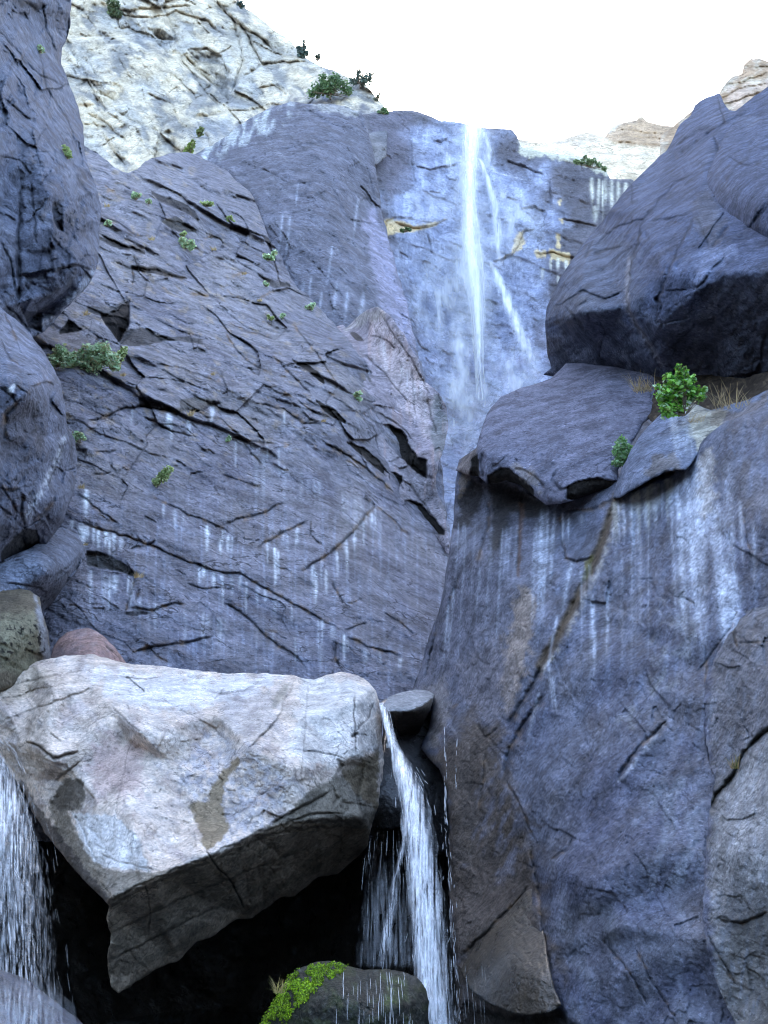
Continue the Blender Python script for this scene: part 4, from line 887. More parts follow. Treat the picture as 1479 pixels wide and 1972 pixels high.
# ---- main right wall
m = Mass([(790, 1340), (800, 1310), (812, 1280), (822, 1240), (838, 1195), (848, 1165), (856, 1120), (862, 1080), (868, 1040), (874, 1000), (876, 960), (878, 920), (884, 890), (940, 870), (1180, 880), (1196, 940), (1250, 918), (1300, 896), (1330, 880), (1345, 858), (1362, 838),
          (1400, 812), (1479, 780), (1600, 720), (1800, 700), (1800, 2330), (905, 2330), (885, 2000), (878, 1900), (868, 1800), (864, 1700), (866, 1600), (862, 1520), (846, 1480), (825, 1460), (812, 1440), (826, 1400), (832, 1372), (826, 1345), (800, 1350)],
         [(880, 900, 13.4), (870, 1050, 13.1), (840, 1200, 12.9), (800, 1330, 12.9), (950, 950, 12.9), (940, 1100, 11.6), (930, 1300, 10.9), (1050, 985, 12.0), (1060, 1100, 10.7), (1180, 960, 10.8), (1100, 1300, 9.3), (1340, 870, 9.6), (1479, 800, 8.7), (1260, 950, 10.0),
          (1300, 1100, 8.7), (1479, 1000, 7.7), (1700, 900, 7), (1200, 1400, 8.0), (1400, 1300, 7.4), (850, 1450, 10.8), (870, 1600, 9.9), (930, 1500, 9.8), (900, 1800, 8.8), (1000, 1700, 8.5), (1100, 1700, 7.4), (1250, 1700, 6.7), (1400, 1600, 6.6), (1479, 1500, 6.6),
          (900, 2000, 8.4), (1050, 1950, 7.2), (1250, 1950, 6.3), (1400, 1972, 6.0), (1700, 1500, 6), (1700, 2000, 5.4), (1000, 2300, 7), (1300, 2300, 6), (1700, 2300, 5)], rough=1.8, seed=47, step=2.3)
m.add(22, 170, 220, 30, oc=3); m.fold(200, 50, 65, seed=2); m.fold(90, 14, 50, seed=3)
m.H = blur(m.H, 3); m.chips(.8, 60)
m.add(3, 60, 90, 30, seed=3, oc=3)
m.add(0.9, 12, seed=5, oc=4)
m.C[:] = (0.108, 0.112, 0.143)
m.paint(sstep(0.0, 0.35, m.n(60, 90, 15, seed=16, oc=6, gain=.65)) * 0.65, (0.048, 0.047, 0.060))
m.paint(sstep(0.0, 0.4, m.n(110, 160, -15, seed=26, oc=5)) * 0.4, (0.125, 0.115, 0.115))
m.paint(sstep(0.12, 0.4, m.n(18, 30, 15, seed=17, oc=6, gain=.7)) * 0.45, (0.17, 0.175, 0.21))
m.paint(sstep(-0.1, 0.4, m.n(120, 150, 20, seed=6, oc=5)) * 0.6, (0.050, 0.055, 0.088))
m.paint(sstep(-0.1, 0.4, m.n(14, 90, 8, seed=7, oc=5)) * sstep(1600, 1300, m.Y) * 0.35, (0.165, 0.19, 0.26))
m.paint(m.poly([(880, 900), (1010, 950), (1060, 1000), (1070, 1150), (1000, 1330), (960, 1420), (850, 1420), (800, 1330)], 22, 22) * 0.7, (0.135, 0.13, 0.155))
m.paint(m.poly([(1000, 1130), (1035, 1150), (1020, 1260), (1000, 1330), (975, 1370), (960, 1330), (975, 1230)], 8, 12) * 0.75, (0.26, 0.20, 0.155))
m.paint(m.poly([(880, 1280), (950, 1230), (990, 1290), (970, 1400), (900, 1370)], 16, 20) * 0.45, (0.19, 0.165, 0.17))
m.paint(m.poly([(820, 1330), (850, 1300), (870, 1360), (840, 1440), (820, 1440), (835, 1380)], 8, 10) * 0.5, (0.24, 0.20, 0.17))
# wet brown lower left of the wall
m.paint(m.poly([(850, 1400), (900, 1380), (960, 1390), (975, 1500), (1030, 1620), (1050, 1800), (1080, 1950), (1100, 2100), (860, 2100), (860, 1800), (850, 1550), (820, 1460)], 30, 34, 50) * 0.85, (0.060, 0.042, 0.026))
m.paint(m.poly([(940, 1450), (1000, 1520), (1020, 1640), (960, 1700), (920, 1600)], 18, 22) * sstep(-0.1, 0.3, m.n(16, 60, 25, seed=8)) * 0.6, (0.12, 0.12, 0.15))
# lighter blotches
m.paint(m.poly([(1230, 1500), (1330, 1440), (1360, 1600), (1340, 1700), (1250, 1720), (1210, 1650)], 24, 24) * sstep(-0.15, 0.35, m.n(26, 70, 15, seed=9, oc=5)) * 0.6, (0.17, 0.185, 0.215))
m.paint(m.poly([(1290, 1110), (1345, 1130), (1350, 1230), (1290, 1330), (1220, 1400), (1190, 1390), (1260, 1290)], 16, 18) * sstep(-0.2, 0.35, m.n(22, 40, 30, seed=12, oc=5)) * 0.6, (0.21, 0.215, 0.22))
m.paint(m.poly([(1150, 1500), (1240, 1480), (1280, 1650), (1200, 1780), (1110, 1700), (1090, 1560)], 30, 24) * 0.4, (0.075, 0.078, 0.115))
m.paint(m.poly([(1080, 1780), (1200, 1700), (1320, 1760), (1350, 1972), (1100, 2100)], 30, 24) * sstep(-0.2, 0.4, m.n(50, 80, -25, seed=13)) * 0.45, (0.13, 0.14, 0.165))
# seam running down from the capstone corner
seam = [(1190, 955), (1178, 990), (1160, 1040), (1145, 1080), (1128, 1120), (1105, 1165), (1085, 1205), (1062, 1245), (1040, 1280)]
m.crack(seam, 7, 16, 0, 30, 0.2, tip=.05); sl = m.box(seam, 30); d, sd, t, _, _ = seg_dist(m.WX[sl], m.WY[sl], seam)
m.H[sl] += 22 * np.exp(-np.clip(d - 6, 0, None) / 36) * sstep(-1, 1, sd * d) * sstep(0, .08, t) * sstep(1, .9, t)
m.mixc(sl, np.exp(-((d) / 11) ** 4) * 0.92, (0.075, 0.052, 0.030)); m.mixc(sl, np.exp(-((d + sd * 0 - 13) / 5) ** 2) * (sd > 0) * 0.7 * sstep(-.3, .3, fbm2(m.X[sl], m.Y[sl], 14, seed=3)), (0.33, 0.30, 0.26))
m.paint(m.poly([(1122, 1080), (1142, 1068), (1140, 1100), (1125, 1118)], 3, 4) * .8, (0.10, 0.085, 0.02))
for p, w, d, st_, L in [([(1185, 962), (1140, 980), (1086, 985)], 3, 10, 12, 20), ([(1080, 978), (1082, 1040), (1090, 1075), (1110, 1082), (1145, 1072)], 3, 9, 9, 30), ([(1045, 1275), (1032, 1312), (1010, 1345), (990, 1380), (975, 1400)], 5, 18, 14, 36), ([(1050, 1335), (1030, 1365), (1000, 1410), (985, 1440), (968, 1500)], 5.5, 18, 12, 36),
                        ([(1288, 1385), (1260, 1415), (1230, 1440), (1190, 1500)], 4.5, 15, 16, 50), ([(1105, 1612), (1090, 1640), (1060, 1655)], 3.5, 10, 10, 26), ([(888, 1100), (876, 1130), (862, 1175), (856, 1200)], 2.2, 9, 0, 10), ([(848, 1160), (838, 1220), (826, 1270), (818, 1310)], 2, 8, -7, 14),
                        ([(1010, 950), (1002, 1000), (1000, 1060), (996, 1110)], 3, 7, 5, 24), ([(945, 960), (940, 1010), (925, 1060), (918, 1090)], 3.5, 9, 8, 20), ([(1340, 880), (1310, 905), (1280, 912), (1210, 950)], 3.5, 12, 0, 10), ([(1270, 912), (1282, 920), (1300, 906)], 4, 10, 0, 10),
                        ([(1400, 1020), (1412, 1080), (1420, 1130)], 2, 6, 0, 10), ([(1430, 980), (1440, 1040), (1450, 1080)], 2, 5, 0, 10), ([(1310, 1150), (1335, 1160), (1340, 1175)], 2.5, 8, 4, 12), ([(1420, 1175), (1405, 1215), (1370, 1260), (1340, 1300)], 2.5, 8, 14, 40),
                        ([(1360, 1240), (1358, 1400), (1368, 1480)], 2, 4, -5, 26), ([(975, 1500), (1010, 1570), (1030, 1620)], 2, 6, 6, 26), ([(1020, 1620), (1036, 1720), (1050, 1830)], 3, 10, -10, 30), ([(890, 1840), (930, 1800), (1000, 1730), (1020, 1700)], 3, 8, 8, 22),
                        ([(1160, 1810), (1210, 1870), (1250, 1940)], 2.5, 6, -9, 50), ([(1220, 1820), (1260, 1900), (1310, 1972)], 2, 5, -6, 30), ([(935, 1440), (930, 1500), (922, 1560)], 2, 6, 4, 16), ([(918, 1392), (935, 1420), (960, 1400)], 2.5, 7, 6, 12), ([(930, 1290), (905, 1340), (860, 1370)], 1.6, 4, 4, 20)]:
    m.crack(p, w, d, st_, L, 0.55, rust=0.3)
m.paint(m.poly([(1288, 1385), (1262, 1425), (1200, 1500), (1190, 1505), (1240, 1440)], 3, 4) * .6, (0.30, 0.31, 0.34))
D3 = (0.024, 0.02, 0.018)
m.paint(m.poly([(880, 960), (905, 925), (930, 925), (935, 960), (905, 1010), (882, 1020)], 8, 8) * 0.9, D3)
m.paint(m.poly([(935, 925), (1010, 940), (1060, 975), (1040, 1000), (985, 990), (960, 1060), (935, 1090), (948, 1000)], 7, 8) * 0.9, (0.03, 0.025, 0.022))  # shade beneath the capstone painted into the wall colour
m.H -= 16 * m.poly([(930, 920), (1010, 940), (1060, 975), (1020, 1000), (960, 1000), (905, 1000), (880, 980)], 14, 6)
m.paint(m.poly([(1000, 970), (1010, 970), (1000, 1110), (994, 1110)], 3, 3) * 0.6, (0.12, 0.07, 0.05))
m.paint(m.poly([(884, 890), (900, 880), (905, 920), (885, 960)], 3, 6) * 0.6, (0.20, 0.155, 0.11))
# white mineral curtains
WB = (0.50, 0.53, 0.60)
for x, y, ln, w, k, dx in [(1045, 975, 230, 6, .75, -.04), (1056, 975, 260, 4, .8, -.05), (1068, 980, 190, 4, .6, -.06), (1034, 1000, 240, 4, .45, -.05), (1084, 985, 80, 2.5, .8, 0), (1094, 985, 70, 2.5, .7, 0), (1120, 990, 30, 2.5, .5, 0), (1102, 1080, 120, 5, .7, -.2),
                           (1170, 1130, 170, 4, .6, -.02), (1140, 1140, 160, 4, .9, .03), (1146, 1210, 110, 4, .5, -.03), (1190, 960, 110, 3, .8, .04), (1200, 960, 100, 4, .9, .03), (1215, 950, 130, 6, .85, .05), (1228, 960, 120, 4, .7, .02), (1245, 940, 100, 5, .8, 0), (1262, 935, 90, 5, .7, 0), (1275, 930, 80, 4, .6, 0),
                           (1305, 920, 380, 8, .95, .05), (1322, 905, 360, 9, .9, .06), (1338, 890, 400, 9, .8, .06), (1350, 880, 250, 12, .75, .04), (1365, 870, 300, 8, .55, .05), (1380, 960, 330, 9, .6, .06), (1395, 1080, 200, 16, .8, .03), (1412, 1100, 180, 12, .7, .03), (1330, 1020, 300, 7, .6, .1),
                           (1425, 960, 160, 4, .6, .05), (1450, 1000, 160, 5, .4, .03), (1400, 880, 300, 10, .35, .04), (1296, 1040, 200, 6, .4, .05), (875, 1130, 160, 3, .6, -.1), (865, 1160, 150, 3, .6, -.1), (925, 1090, 120, 3, .4, -.1), (1055, 1270, 120, 3, .6, .1), (1075, 1180, 120, 3, .6, -.2), (1064, 1300, 90, 3, .6, .1),
                           (1180, 1000, 60, 2.5, .5, 0), (1040, 1330, 120, 4, .5, -.25)]:
    m.drip(x, y, ln, w * .85, k * .85, WB, dx)
m.drips_along([(1185, 965), (1210, 950), (1250, 930), (1300, 915)], 20, (20, 110), (2, 5), 0.8, (0.44, 0.43, 0.38), 0.03, 4)
m.drips_along([(1290, 940), (1420, 1000)], 14, (40, 380), (1.2, 5), 0.4, WB, 0.05, 5)
m.drips_along([(880, 1000), (1060, 1010)], 12, (40, 320), (1.2, 3.5), 0.3, WB, -0.06, 6)
m.drips_along([(1100, 1100), (1280, 1000)], 12, (40, 320), (1.2, 4), 0.28, WB, 0.0, 7)
m.drips_along([(880, 1900), (1080, 1700), (1340, 1800)], 20, (60, 200), (3, 7), 0.18, (0.3, 0.32, 0.36), 0.1, 8)
m.paint(m.poly([(1345, 880), (1372, 860), (1378, 960), (1356, 1000), (1345, 960)], 6, 10) * .5, (0.42, 0.38, 0.33))
m.paint(m.poly([(890, 1930), (940, 1950), (1020, 1965), (1085, 1940), (1110, 1990), (1130, 2100), (880, 2100)], 8, 10) * .85, (0.018, 0.015, 0.012))  # black gap below the foot rock, its shade painted in
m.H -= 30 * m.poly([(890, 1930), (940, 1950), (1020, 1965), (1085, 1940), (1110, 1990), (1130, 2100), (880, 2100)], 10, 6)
WALL = m
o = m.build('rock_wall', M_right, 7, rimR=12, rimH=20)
tag(o, 'tall polished blue grey rock wall with white mineral streaks filling the lower right', 'rock wall')

# ---- tan block at the lower right edge
m = Mass([(1800, 1060), (1479, 1150), (1440, 1170), (1420, 1180), (1408, 1215), (1392, 1240), (1375, 1262), (1362, 1300), (1352, 1350), (1358, 1420), (1368, 1480), (1378, 1500), (1366, 1560), (1360, 1640), (1356, 1700), (1352, 1760), (1360, 1820), (1376, 1880), (1396, 1930), (1430, 2000), (1450, 2330), (1800, 2330)],
         [(1790, 1100, 6), (1479, 1300, 6.6), (1479, 1500, 6.1), (1430, 1650, 5.95), (1479, 1750, 5.8), (1479, 1900, 5.8), (1700, 1500, 5), (1700, 2000, 4.6), (1790, 2300, 4.5)] + [(x, y, WALL.at(x, y) * rays(x, y)[1] * f) for x, y, f in [(1479, 1150, 1.01), (1408, 1210, 1.005), (1370, 1280, 1.0), (1355, 1350, 1.0), (1362, 1450, .995), (1366, 1560, .985), (1356, 1700, .985), (1362, 1820, .98), (1400, 1930, .975), (1440, 2100, .97), (1400, 1350, .985), (1460, 2300, .97)]], rough=2.2, seed=49, rlam=24)
m.add(6, 90, oc=4); m.fold(90, 18, 30, seed=2); m.chips(.8, 30)
seam2 = [(1500, 1392), (1479, 1405), (1455, 1425), (1440, 1440), (1425, 1462), (1412, 1492), (1395, 1515), (1376, 1530), (1366, 1560)]
m.crack(seam2, 5, 18, -14, 40, 0.3, tip=.02)
sl = m.box(seam2, 20); d = seg_dist(m.WX[sl], m.WY[sl], seam2)[0]; m.C[:] = (0.17, 0.165, 0.165)
m.paint(m.poly([(1340, 1200), (1420, 1140), (1500, 1120), (1500, 1390), (1420, 1460), (1380, 1520), (1330, 1400)], 14, 16) * .9, (0.115, 0.112, 0.125)); m.paint(m.poly([(1340, 1180), (1372, 1240), (1362, 1400), (1376, 1520), (1364, 1700), (1380, 1900), (1340, 1900)], 8, 8) * .8, (0.085, 0.09, 0.13))
m.paint(m.poly([(1380, 1540), (1420, 1490), (1500, 1400), (1600, 1400), (1560, 1720), (1440, 1730), (1380, 1680)], 8, 12) * .75, (0.25, 0.245, 0.245))
m.paint(m.poly([(1400, 1780), (1500, 1740), (1700, 1740), (1700, 2100), (1450, 2100), (1390, 1880)], 16, 18) * .8, (0.10, 0.09, 0.08))
m.mixc(sl, np.exp(-(d / 6) ** 2) * .95, (0.035, 0.03, 0.018))
m.paint(sstep(0.0, 0.4, m.n(10, 60, 10, seed=6, oc=4)) * 0.3, (0.16, 0.18, 0.22)); m.paint(sstep(0.15, 0.4, m.n(26, 20, 0, seed=8, oc=4)) * 0.35, (0.11, 0.10, 0.09))
for p, w, d, s_, L in [([(1385, 1772), (1430, 1778), (1479, 1755)], 2.5, 8, 6, 24), ([(1420, 1185), (1412, 1220), (1420, 1250)], 3, 8, 4, 12), ([(1479, 1235), (1440, 1240), (1410, 1236)], 2, 6, 4, 14), ([(1358, 1790), (1390, 1850), (1420, 1900)], 2, 6, -6, 20)]: m.crack(p, w, d, s_, L, .5, rust=.3)
BLK = m
o = m.build('rock_block', M_right, 3, rimR=5, rimH=4)
tag(o, 'dry greyish tan block split by a dark seam at the lower right edge', 'rock block')

# ---- wet brown rock at the foot of the wall
m = Mass([(886, 1870), (905, 1835), (935, 1800), (975, 1760), (1005, 1725), (1026, 1705), (1040, 1740), (1048, 1800), (1058, 1860), (1068, 1905), (1082, 1935), (1060, 1950), (1020, 1955), (980, 1950), (940, 1930), (905, 1905)],
         [(x, y, WALL.at(x, y) * rays(x, y)[1] * f) for x, y, f in [(890, 1870, 1.0), (935, 1800, 1.0), (975, 1760, 1.0), (1026, 1710, 1.005), (1048, 1800, .995), (1075, 1920, .985), (980, 1840, .955), (1000, 1950, .96), (915, 1900, .97), (1030, 1880, .96)]], rough=1.5, seed=51, rlam=20)
m.add(5, 50, oc=4); m.add(1.5, 10, seed=3)
m.C[:] = (0.050, 0.036, 0.022); m.paint(sstep(0, .4, m.n(40, seed=4)) * .5, (0.07, 0.05, 0.03))
o = m.build('boulder', M_wet, 1.6, rimR=5, rimH=5)
tag(o, 'wet brown rounded rock at the foot of the right wall beside the cascade', 'boulder')

# ================================================================ pale boulder (foreground)
V = {'a': (-400, 1330, 10.6), 'b': (-40, 1288, 11.6), 'c': (60, 1275, 11.9), 'd': (160, 1258, 12.2), 'e': (240, 1276, 12.1), 'f': (430, 1296, 12.0), 'g': (565, 1298, 12.0), 'g2': (600, 1308, 12.0), 'h': (658, 1292, 12.1), 'i': (722, 1322, 11.8),
     'j': (742, 1390, 11.5), 'k': (742, 1480, 11.0), 'l': (730, 1560, 10.6), 'l2': (712, 1600, 10.55), 'm': (705, 1660, 11.6), 'n': (620, 1700, 11.2), 'o': (480, 1765, 10.4), 'p': (340, 1850, 9.6), 'q': (215, 1935, 8.95), 'q1': (200, 1880, 8.8), 'r': (205, 1732, 8.25),
     's': (120, 1660, 9.3), 't': (70, 1590, 9.9), 'u': (30, 1500, 10.4), 'v': (-20, 1440, 10.6), 'w': (-400, 1500, 9.6),
     # lip of the top face
     '1': (300, 1690, 8.15), '2': (400, 1648, 8.3), '3': (500, 1600, 8.75), '4': (580, 1580, 9.2), '5': (690, 1572, 9.9),
     # upper facets
     '6': (105, 1331, 10.4), '7': (175, 1322, 10.75), '8': (216, 1362, 10.15), '9': (267, 1410, 9.5), '10': (92, 1398, 10.15), '11': (49, 1428, 10.2), '12': (103, 1460, 9.6), '13': (154, 1446, 9.75), '14': (245, 1430, 9.9), '15': (160, 1500, 9.55), '16': (70, 1500, 10.1),
     '17': (330, 1320, 11.2), '18': (420, 1380, 10.2), '19': (480, 1440, 9.3), '20': (534, 1387, 10.0), '21': (568, 1310, 11.6), '22': (590, 1380, 10.15), '23': (686, 1350, 10.6), '24': (690, 1450, 9.95), '25': (650, 1470, 9.8), '26': (560, 1480, 9.15), '27': (440, 1500, 9.35),
     '28': (330, 1470, 9.6), '29': (240, 1520, 9.15), '30': (260, 1600, 8.55), '31': (360, 1580, 9.0), '32': (160, 1560, 9.2), '33': (180, 1660, 8.75), '34': (420, 1400, 10.2), '35': (640, 1540, 9.6), '36': (530, 1540, 9.1), '37': (720, 1480, 10.5), '38': (130, 1500, 9.75)}
keys = list(V); ix = {k: i for i, k in enumerate(keys)}
E = [('r', '1'), ('1', '2'), ('2', '3'), ('3', '4'), ('4', '5'), ('5', 'l2'), ('6', '7'), ('7', '8'), ('8', '9'), ('6', '10'), ('10', '11'), ('11', '12'), ('12', '13'), ('21', '20'), ('20', '19'), ('9', '18'), ('18', '20'), ('9', '28'), ('23', '24'), ('24', '25'), ('25', '35'), ('35', '5'),
     ('17', '18'), ('7', '17'), ('19', '27'), ('27', '31'), ('31', '2'), ('r', 'q1'), ('33', 'r'), ('32', '33'), ('26', '36'), ('19', '26'), ('26', '25'), ('14', '29'), ('29', '30'), ('30', '1')]
m = Mass([(-400, 1330), (-40, 1292), (20, 1284), (60, 1274), (100, 1268), (130, 1262), (180, 1261), (210, 1268), (240, 1277), (330, 1285), (430, 1297), (520, 1297), (560, 1299), (582, 1306), (605, 1309), (630, 1300), (658, 1294), (690, 1302), (712, 1315), (724, 1330), (730, 1350), (736, 1400),
          (738, 1450), (736, 1500), (728, 1550), (716, 1590), (708, 1630), (688, 1650), (650, 1684), (612, 1690), (566, 1728), (540, 1728), (486, 1768), (455, 1770), (405, 1806), (380, 1812), (345, 1850), (300, 1866), (270, 1886), (244, 1904), (226, 1912), (214, 1902), (209, 1876), (207, 1845), (213, 1800), (206, 1768), (210, 1744), (196, 1728), (170, 1705), (140, 1670), (110, 1635), (85, 1600), (60, 1560), (45, 1520), (20, 1490), (0, 1450), (-40, 1420), (-400, 1480)],
         [V[k] for k in keys], edges=[(ix[a], ix[b]) for a, b in E], smooth=1.8, rough=2.4, seed=61, step=2.0, rlam=30)
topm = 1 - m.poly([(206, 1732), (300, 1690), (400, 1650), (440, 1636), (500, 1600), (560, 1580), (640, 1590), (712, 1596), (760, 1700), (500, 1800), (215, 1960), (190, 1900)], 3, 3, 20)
m.add(3.5, 110, 60, 25, oc=3)
m.add(2.0, 34, 20, 30, seed=3, oc=4)
m.fold(130, 34, 30, seed=7); m.fold(56, 14, 10, seed=8); m.chips(.7, 25)
m.add(0.8, 9, seed=5, oc=3)
m.C[:] = (0.60, 0.49, 0.40)
m.paint(sstep(-0.15, 0.35, m.n(90, 50, 35, seed=6, oc=5)) * 0.5, (0.66, 0.59, 0.53))
m.paint(sstep(0.05, 0.4, m.n(60, 40, -30, seed=7, oc=5)) * 0.6, (0.34, 0.26, 0.22))
m.paint(sstep(0.05, 0.3, m.n(46, 30, 40, seed=8, oc=5)) * 0.3, (0.30, 0.28, 0.30))
m.paint(m.poly([(330, 1480), (400, 1420), (480, 1440), (560, 1500), (520, 1590), (430, 1630), (380, 1560)], 20, 26) * sstep(-0.3, 0.2, m.n(14, seed=9, oc=4)) * .5, (0.26, 0.28, 0.34))
m.paint(m.poly([(585, 1300), (720, 1320), (728, 1440), (690, 1460), (600, 1480), (560, 1440)], 8, 12) * .6, (0.58, 0.56, 0.53))
m.paint(m.poly([(160, 1290), (300, 1300), (540, 1304), (470, 1340), (330, 1370), (230, 1350)], 10, 18) * .7, (0.68, 0.65, 0.63))
m.paint(m.poly([(0, 1300), (60, 1290), (110, 1300), (40, 1350), (0, 1360)], 10, 14) * .55, (0.38, 0.31, 0.22))
m.paint(m.poly([(190, 1420), (280, 1440), (270, 1520), (200, 1540), (170, 1480)], 16, 20) * .7, (0.45, 0.32, 0.28))
m.paint(m.poly([(430, 1330), (520, 1330), (540, 1390), (480, 1430), (420, 1390)], 10, 14) * .5, (0.33, 0.31, 0.31))
m.paint(m.poly([(525, 1340), (562, 1308), (556, 1330), (532, 1362), (524, 1368)], 4, 4) * .7, (0.25, 0.22, 0.17))
m.paint(m.poly([(140, 1565), (222, 1570), (262, 1610), (288, 1678), (205, 1672), (180, 1660), (155, 1625)], 3, 5, 14) * .8, (0.70, 0.67, 0.64))
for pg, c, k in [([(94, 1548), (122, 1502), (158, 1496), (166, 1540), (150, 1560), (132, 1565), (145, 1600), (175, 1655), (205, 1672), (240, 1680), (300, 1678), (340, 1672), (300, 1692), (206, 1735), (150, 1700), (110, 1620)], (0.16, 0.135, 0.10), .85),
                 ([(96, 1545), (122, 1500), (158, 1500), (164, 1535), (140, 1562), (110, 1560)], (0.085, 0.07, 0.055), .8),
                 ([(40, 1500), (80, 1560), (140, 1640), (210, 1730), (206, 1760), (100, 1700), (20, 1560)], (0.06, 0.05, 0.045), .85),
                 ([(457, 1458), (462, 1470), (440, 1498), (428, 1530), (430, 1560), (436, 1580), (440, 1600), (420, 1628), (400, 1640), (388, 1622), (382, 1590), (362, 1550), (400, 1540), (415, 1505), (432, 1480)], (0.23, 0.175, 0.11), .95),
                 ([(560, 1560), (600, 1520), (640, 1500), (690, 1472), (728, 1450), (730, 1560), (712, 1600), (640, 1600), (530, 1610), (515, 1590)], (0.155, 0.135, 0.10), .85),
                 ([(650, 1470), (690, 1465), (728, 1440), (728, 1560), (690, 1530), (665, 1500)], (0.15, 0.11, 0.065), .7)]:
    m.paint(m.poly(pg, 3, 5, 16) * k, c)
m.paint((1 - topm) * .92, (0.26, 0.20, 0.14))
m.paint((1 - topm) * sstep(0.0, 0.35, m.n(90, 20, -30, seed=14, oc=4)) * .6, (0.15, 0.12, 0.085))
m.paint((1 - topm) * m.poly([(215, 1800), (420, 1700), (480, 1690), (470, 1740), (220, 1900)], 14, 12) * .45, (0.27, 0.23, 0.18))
lip = [(210, 1736), (250, 1712), (300, 1690), (350, 1668), (400, 1650), (440, 1632), (500, 1602), (560, 1584), (640, 1580), (700, 1585)]
m.warp(5, 26); m.crack(lip, 3.5, 5, 7, 12, .25, tip=.02); m.crack([(x, y + 12) for x, y in lip], 3, 5, 5, 12, .25, tip=.02); m.warp(2.0, 22)
for p, w, d, s_, L, dk in [([(568, 1305), (552, 1340), (534, 1387), (510, 1410), (478, 1444)], 2.6, 9, -8, 14, .35), ([(683, 1336), (682, 1380), (684, 1408), (686, 1454)], 1.8, 7, 0, 10, .8), ([(684, 1408), (705, 1390), (722, 1352)], 1.6, 7, 0, 10, .8), ([(676, 1420), (690, 1412)], 3.5, 10, 0, 10, .9),
                           ([(594, 1310), (590, 1380), (584, 1450), (580, 1515)], 1.2, 3, 0, 10, .4), ([(580, 1445), (630, 1450), (665, 1462)], 1.4, 5, 3, 10, .6), ([(264, 1408), (245, 1450), (225, 1550), (215, 1610)], 1.2, 3, 0, 8, .4), ([(216, 1362), (240, 1385), (270, 1410)], 1.8, 4, 5, 14, .3),
                           ([(49, 1428), (75, 1436), (103, 1460), (130, 1452), (154, 1446)], 3, 10, 12, 22, .8), ([(103, 1505), (140, 1478), (160, 1460)], 2, 6, 5, 14, .5), ([(230, 1300), (260, 1308), (310, 1304)], 1.5, 5, 3, 10, .6), ([(395, 1330), (430, 1336), (470, 1332), (500, 1312)], 1.6, 5, 4, 12, .5),
                           ([(410, 1345), (425, 1336), (432, 1325)], 1.6, 5, 3, 10, .5), ([(395, 1632), (412, 1665), (440, 1690), (455, 1720), (475, 1755)], 1.8, 7, 4, 14, .7), ([(517, 1590), (560, 1565), (600, 1545), (640, 1520)], 2.6, 8, 7, 12, .6), ([(560, 1580), (600, 1568), (660, 1565)], 2.4, 8, 6, 10, .6),
                           ([(530, 1545), (500, 1570), (470, 1590)], 2, 6, 5, 14, .4), ([(500, 1530), (470, 1560), (440, 1575)], 1.6, 4, 4, 12, .3), ([(180, 1640), (230, 1660), (310, 1678)], 1.5, 4, 0, 10, .3), ([(280, 1700), (290, 1760), (285, 1800)], 1.2, 4, 0, 10, .6), ([(0, 1345), (40, 1340), (70, 1320)], 1.5, 4, 4, 14, .4),
                           ([(647, 1460), (660, 1475), (652, 1490)], 3, 9, 4, 10, .6), ([(700, 1475), (690, 1530), (700, 1570)], 3.5, 9, 5, 14, .5), ([(640, 1510), (650, 1540), (640, 1556)], 3, 8, 5, 12, .4), ([(208, 1800), (330, 1740), (470, 1680), (600, 1630)], 3, 5, 5, 30, .4), ([(212, 1850), (330, 1790), (430, 1740)], 3, 5, 4, 26, .4),
                           ([(0, 1390), (50, 1370), (110, 1350), (190, 1320)], 2, 5, 4, 20, .3), ([(0, 1325), (80, 1305), (170, 1290)], 1.8, 4, 4, 16, .3), ([(140, 1560), (160, 1600), (180, 1650), (205, 1672)], 1.6, 5, -5, 12, .4), ([(310, 1345), (360, 1372), (410, 1400), (440, 1430)], 2, 4, 5, 24, .2)]:
    m.crack(p, w, d, s_, L, dk)
rj = random.Random(77)
for _ in range(70):
    x, y = rj.uniform(30, 715), rj.uniform(1300, 1560); l = rj.uniform(8, 26)
    m.crack([(x, y), (x + l * .5, y + rj.uniform(-3, 3)), (x + l, y + rj.uniform(-8, 8))], .9, 3, 2, 6, .3)
BOULDER = m
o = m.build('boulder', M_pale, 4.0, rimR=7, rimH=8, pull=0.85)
tag(o, 'large pale angular boulder with a dark undercut in the foreground', 'boulder')

# ---- chockstone beside the spout
m = Mass([(737, 1357), (748, 1342), (770, 1334), (800, 1328), (825, 1330), (836, 1338), (833, 1352), (826, 1372), (812, 1400), (798, 1430), (782, 1435), (770, 1420), (760, 1396), (756, 1376), (745, 1368)],
         [(740, 1357, 11.2), (800, 1329, 12.4), (835, 1340, 12.0), (760, 1370, 10.9), (800, 1366, 10.9), (830, 1348, 11.3), (780, 1430, 11.6), (800, 1400, 11.5)], rough=1, seed=63, rlam=20)
m.facets(22, 8, .9, 0, 1.5, seed=2); m.add(2, 9, oc=3)
m.C[:] = (0.27, 0.26, 0.26); m.paint(sstep(0, .3, m.n(18, 5, 10, seed=4)) * .5, (.40, .38, .37))
m.under([(750, 1368), (765, 1371), (785, 1369), (812, 1360), (834, 1342)], [(750, 1372), (762, 1410), (782, 1440), (812, 1410), (834, 1356)], 1.2, 2, (0.05, 0.04, 0.032), 1)
o = m.build('boulder', M_pale, 1.0, rimR=3, rimH=4)
tag(o, 'flat topped chockstone wedged between the pale boulder and the right wall at the spout', 'boulder')

